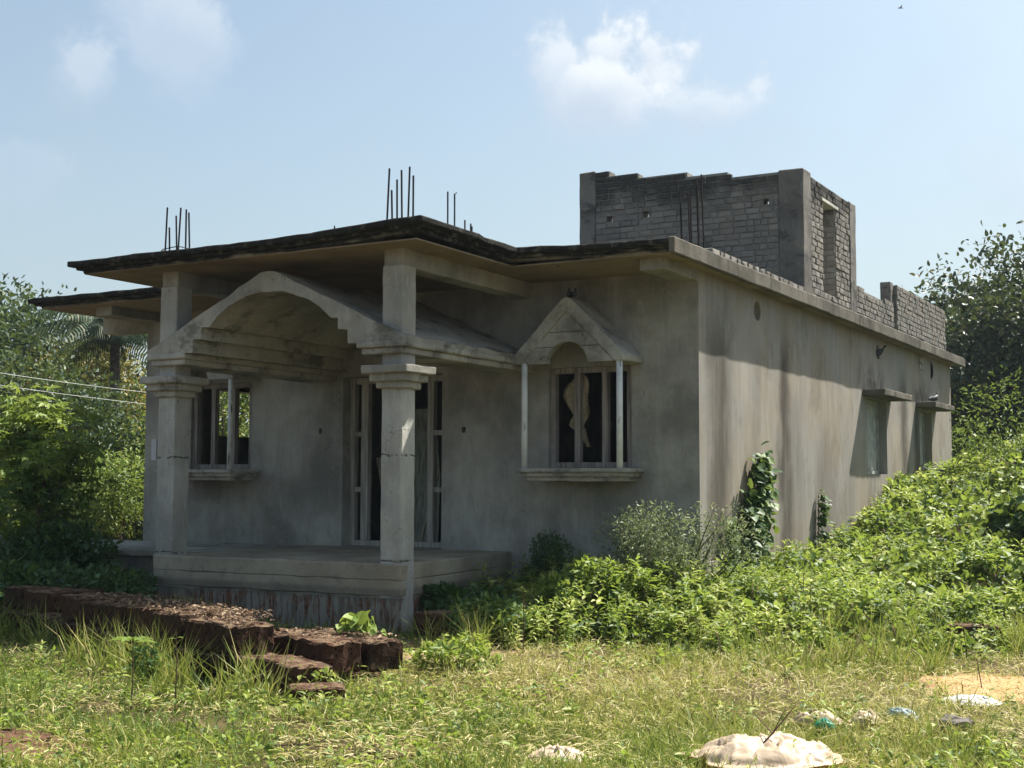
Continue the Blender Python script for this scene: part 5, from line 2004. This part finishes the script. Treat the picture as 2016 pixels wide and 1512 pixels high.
# coconut palm
px_, py_ = at(222, 40)
z0 = float(g_h(px_, py_))
PALM = empty('coconut_palm', (px_, py_, z0), 'coconut palm with drooping grey green fronds left of the house', 'palm')
mb = MB()
mb.tube([(px_, py_, z0 - .1), (px_ + .1, py_, z0 + 2.8), (px_ + .05, py_, z0 + 5.8)], [.20, .16, .13], 8)
mb.build('trunk', MT['bark'], PALM, True, fix=False)
for k in range(22):
    a = 2 * math.pi * k / 22 + RNG.uniform(-.15, .15)
    el = RNG.uniform(-.1, 1.25)
    ln = RNG.uniform(2.2, 2.9)
    c0 = np.array([px_ + .05, py_, z0 + 5.75])
    hd = np.array([math.cos(a), math.sin(a), 0])
    ts = np.linspace(0, 1, 26)
    pts = np.array([c0 + hd * ln * t * math.cos(el * (1 - .5 * t)) + np.array([0, 0, ln * (t * math.sin(el) - .75 * t * t)]) for t in ts])
    m = len(ts) * 2
    P = np.repeat(pts, 2, 0)
    sd = np.tile([1, -1], len(ts))[:, None] * np.cross(hd, [0, 0, 1])[None]
    tt = np.repeat(ts, 2)
    D = unit(sd * .8 + hd[None] * .55 + np.array([0, 0, -.55]))
    N = np.tile(np.array([[0, 0, 1.]]), (m, 1)) + sd * .2
    l = .75 * np.sin(np.pi * np.clip(.12 + .86 * tt, 0, 1)) + .08
    leaves('frond', P, D, N, l, np.full(m, .075), T_BLADE, G_PALMF, PALM, np.clip(.5 + .25 * RNG.normal(size=m) + .3 * (RNG.random() - .5), 0, 1))

# ---------------------------------------------------------------- overhead wires
def wire(label, pa, pb, d0, d1):
    def pt(px, py, d):
        v = (FWD + RGT * ((px - 1008) / 2594.47) + UPV * ((756 - py) / 2594.47))
        return CAM + v * d
    a, b = pt(*pa, d0), pt(*pb, d1)
    mb = MB()
    pts = []
    for k in range(25):
        t = k / 24
        q = a.lerp(b, t)
        q.z -= .25 * (1 - (2 * t - 1) ** 2)
        pts.append(q)
    mb.tube(pts, .0048, 5)
    tag(mb.build('power_line', MT['wire'], fix=False), label, 'wire', 'overhead wires left of the house')


wire('upper of the two pale overhead wires crossing the trees at left', (-400, 665), (700, 800), 22, 34)
wire('lower of the two pale overhead wires crossing the trees at left', (-400, 690), (700, 822), 22, 34)

# ---------------------------------------------------------------- pigeons
def pigeon(x, y, z, rz, label, group='pigeons on the house', sc=1.0, pose='stand'):
    root = empty('pigeon', (x, y, z), label, 'bird', group)
    prof = [(-.17, .055, .004, .012), (-.12, .060, .022, .010), (-.07, .072, .040, .032), (-.01, .085, .052, .052), (.05, .105, .050, .054), (.085, .135, .036, .040), (.10, .165, .024, .024), (.112, .188, .025, .026), (.128, .197, .021, .022), (.143, .195, .009, .009), (.162, .188, .002, .002)]
    mb = MB()
    n = 10
    ca, sa = math.cos(rz), math.sin(rz)

    def W_(p):
        return (x + sc * (p[0] * ca - p[1] * sa), y + sc * (p[0] * sa + p[1] * ca), z + sc * p[2])
    vs_ = []
    for (t, h, ry, rz_) in prof:
        for j in range(n):
            q = 2 * math.pi * j / n
            vs_.append(W_((t, ry * math.cos(q), h + rz_ * math.sin(q))))
    fs = [(i * n + j, i * n + (j + 1) % n, (i + 1) * n + (j + 1) % n, (i + 1) * n + j) for i in range(len(prof) - 1) for j in range(n)]
    fs += [tuple(reversed(range(n))), tuple((len(prof) - 1) * n + j for j in range(n))]
    mb.add(vs_, fs)
    mb.build('body', MT['bird'], root, True)
    for s in (-1, 1):
        mb = MB()
        mb.tube([W_((.01, .022 * s, .045)), W_((.015, .024 * s, .004)), W_((.045, .028 * s, .003))], .005 * sc, 5)
        mb.build('leg', MT['drystem'], root)
        mb = MB()
        sec = [(-.16, .020, .066, .006, .012), (-.08, .040, .086, .012, .028), (0, .050, .098, .014, .040), (.05, .046, .105, .010, .036)]
        vv = []
        for (t, yy, h, ry, rz_) in sec:
            for j in range(8):
                q = 2 * math.pi * j / 8
                vv.append(W_((t, s * (yy + ry * math.cos(q)), h + rz_ * math.sin(q))))
        ff = [(i * 8 + j, i * 8 + (j + 1) % 8, (i + 1) * 8 + (j + 1) % 8, (i + 1) * 8 + j) for i in range(3) for j in range(8)]
        ff += [tuple(reversed(range(8))), tuple(24 + j for j in range(8))]
        mb.add(vv, ff)
        mb.build('wing', MT['bird'], root, True)


pigeon(.20, 11.3, 2.315, 1.2, 'dark pigeon standing on the far window shade of the side wall')
pigeon(.00, 7.99, 2.885, -.1, 'dark pigeon looking out of the middle round vent in the side wall')
pigeon(-1.425, -.40, 2.94, -1.2, 'small dark bird on the ridge of the right window hood, the left of two', sc=.55)
pigeon(-1.355, -.42, 2.94, -.9, 'small dark bird on the ridge of the right window hood, the right of two', sc=.5)
d = (FWD + RGT * ((1773 - 1008) / 2594.47) + UPV * ((756 - 16) / 2594.47))
bp = CAM + d * 120
mb = MB()
mb.tube([bp + RGT * -.25, bp + UPV * .03, bp + RGT * .25], [.02, .07, .02], 6)
BD = mb.build('flying_bird', MT['bird'])
tag(BD, 'tiny dark bird flying high in the sky at upper right', 'bird')
mb = MB()
for s in (-1, 1):
    mb.add([bp + RGT * .06, bp - RGT * .08, bp + UPV * .14 - RGT * .05 + FWD * .45 * s, bp + UPV * .18 + RGT * .05 + FWD * .4 * s, bp + UPV * .02], [(0, 1, 2, 3), (0, 4, 3), (1, 4, 2)])
mb.build('wings', MT['bird'], BD)

# ---------------------------------------------------------------- litter and twigs
def crumple(name, label, cat, x, y, rx, ry, h, mat, seed, rot=0.0, fold=4.0, lift=0.0):
    """a creased sheet: grid humped and sharply folded by ridged noise"""
    n = 56
    z0 = float(g_h(x, y)) + .015 + lift
    vs_, fs = [], []
    ca, sa = math.cos(rot), math.sin(rot)
    for i in range(n):
        for j in range(n):
            u, v = i / (n - 1) * 2 - 1, j / (n - 1) * 2 - 1
            q = Vector((u * fold * .5 + seed, v * fold * .5, seed))
            rim = 1 + .22 * mnoise.noise(Vector((math.atan2(v, u) * 1.6, seed * 3, 0)))
            rr = math.hypot(u, v) / max(abs(u), abs(v), 1e-6)
            du, dv = u / max(rr, 1e-6) * 1.15 * rim, v / max(rr, 1e-6) * 1.15 * rim
            r_ = math.hypot(du, dv)
            th = math.atan2(dv, du)
            w1 = mnoise.noise(q * .8) * 2.4
            f1 = abs(math.sin(th * 2.5 + w1 + seed)) ** .6
            vd, vp = mnoise.voronoi(q * 1.15)
            tilt = (q * 1.15 - vp[0]).dot(mnoise.noise_vector(vp[0] * 3.7))
            crease = math.exp(-(vd[1] - vd[0]) / .10)
            dome = max(0, 1 - r_ ** 2) ** .5
            hz = h * dome * (.45 + .28 * f1 + .55 * tilt) + h * .13 * crease * max(0, 1.2 - r_)
            hz = max(hz, .004)
            a, b = du * rx + .05 * rx * mnoise.noise(q * 3), dv * ry + .05 * ry * mnoise.noise(q * 3 + Vector((5, 5, 5)))
            vs_.append((x + a * ca - b * sa, y + a * sa + b * ca, z0 + hz))
    for i in range(n - 1):
        for j in range(n - 1):
            fs.append((i * n + j, (i + 1) * n + j, (i + 1) * n + j + 1, i * n + j + 1))
    mb = MB()
    mb.add(vs_, fs)
    o = mb.build(name, mat, None, True)
    md = o.modifiers.new('thickness', 'SOLIDIFY')
    md.thickness = .003
    tag(o, label, cat)
    return o


crumple('plastic_sack', 'large crumpled cream plastic sack lying in the grass at the bottom edge', 'plastic sack', 3.11, -6.98, .36, .26, .14, MT['plasticw'], 2.3, .5, 3.4, .05)
crumple('plastic_scrap', 'small whitish scrap at the bottom edge, left of the large sack', 'litter', 2.03, -7.30, .16, .12, .08, MT['plasticw'], 5.1, .4)
crumple('plastic_scrap', 'yellowish torn plastic scrap behind the large sack', 'litter', 3.00, -5.66, .15, .10, .09, MT['plasticy'], 7.7, .3, 3, .03)
crumple('plastic_scrap', 'pale yellow torn scrap, right one of the pair behind the sack', 'litter', 3.27, -5.55, .10, .07, .09, MT['plasticy'], 9.2, .9, 3, .03)
crumple('plastic_scrap', 'small green plastic scrap below the yellowish scrap', 'litter', 3.10, -5.86, .06, .05, .06, MT['plasticg'], 3.9, .2, 3, .03)
crumple('plastic_scrap', 'small pale teal wrapper in the grass near the right', 'litter', 3.40, -5.18, .11, .06, .06, MT['plastict'], 1.9, -.5, 3, .03)
crumple('paper_scrap', 'dirty white paper lying at the edge of the bare soil', 'litter', 3.62, -4.08, .20, .12, .06, MT['pvc'], 6.1, .2, 3)
crumple('paper_scrap', 'white rubble bits at the foot of the porch plinth', 'litter', -3.05, -3.35, .22, .08, .05, MT['pvc'], 8.4, -.1, 3)
st = MB()
st.box(-.09, .09, -.07, .07, -.05, .05)
me = st.mesh()
roughen(me, .03, .02, 16, 3.3, .02)
o = link(me, 'stone', MT['stone'])
o.location = (3.81, -5.55, float(g_h(3.81, -5.55)) + .05)
tag(o, 'dark grey stone in the grass at lower right', 'stone')
random.seed(3)
tw = [((-3.55, -6.55), (-2.95, -6.75), .10, 'bare dry twig lying in the grass before the laterite wall'),
      ((3.0, -7.10), (3.24, -6.86), .34, 'thin dark twig sticking up across the large plastic sack'),
      ((.35, -7.9), (1.0, -7.75), .03, 'thin dry stick lying in the foreground grass near the centre')]
for (a, b, h, lab) in tw:
    mb = MB()
    za, zb = float(g_h(*a)) + .02, float(g_h(*b)) + h
    m = ((a[0] + b[0]) / 2 + .03, (a[1] + b[1]) / 2, (za + zb) / 2 + .02)
    mb.tube([(*a, za), m, (*b, zb)], [.007, .005, .003], 5)
    if h > .05:
        mb.tube([m, (m[0] + .05, m[1] + .06, m[2] + .12)], [.004, .002], 5)
        mb.tube([m, (m[0] - .12, m[1] + .03, m[2] + .10)], [.004, .002], 5)
    tag(mb.build('dry_twig', MT['drystem'], fix=False), lab, 'twig')


def herb(x, y, h, label, nl=5, sz=.13):
    z0 = float(g_h(x, y))
    root = empty('tall_herb', (x, y, z0), label, 'plant')
    mb = MB()
    mb.tube([(x, y, z0 - .02), (x + .01, y, z0 + h * .5), (x, y, z0 + h)], [.006, .005, .003], 5)
    mb.build('stem', MT['drystem'], root, fix=False)
    n = nl
    a = np.linspace(0, 2 * math.pi, n, endpoint=False) + RNG.random()
    P = np.tile(np.array([[x, y, z0 + h * .93]]), (n, 1)) + RNG.normal(size=(n, 3)) * .012
    D = np.stack([np.cos(a), np.sin(a), np.full(n, .15)], 1)
    leaves('foliage', P, D, np.tile([[0, 0, 1.]], (n, 1)), np.full(n, sz), np.full(n, sz * .42), T_OVATE, G_SAP, root, np.full(n, .8))


herb(-1.25, -7.25, .50, 'single upright herb with a rosette of pale leaves in the foreground grass', 7, .16)
herb(-.95, -7.15, .52, 'thin dry stalk standing just right of the rosette herb', 3, .05)
herb(-.25, -3.6, .62, 'tall thin dark stalk rising from the edge of the weed bank', 4, .04)

# ---------------------------------------------------------------- hazy air
mb = MB()
mb.box(-440, 440, -440, 440, -2.6, 14.5)
hz = mb.mesh('haze')
hm = bpy.data.materials.new('haze_air')
hm.use_nodes = True
hm.node_tree.nodes.clear()
ho = hm.node_tree.nodes.new('ShaderNodeOutputMaterial')
hv = hm.node_tree.nodes.new('ShaderNodeVolumePrincipled')
hv.inputs['Color'].default_value = (.72, .87, 1.0, 1)
hv.inputs['Density'].default_value = 0.00038
hv.inputs['Anisotropy'].default_value = .35
hm.node_tree.links.new(hv.outputs[0], ho.inputs['Volume'])
HZ = link(hz, 'haze', hm)
tag(stuff(HZ), 'thin bluish morning haze hanging in the air over the whole plot', 'haze')
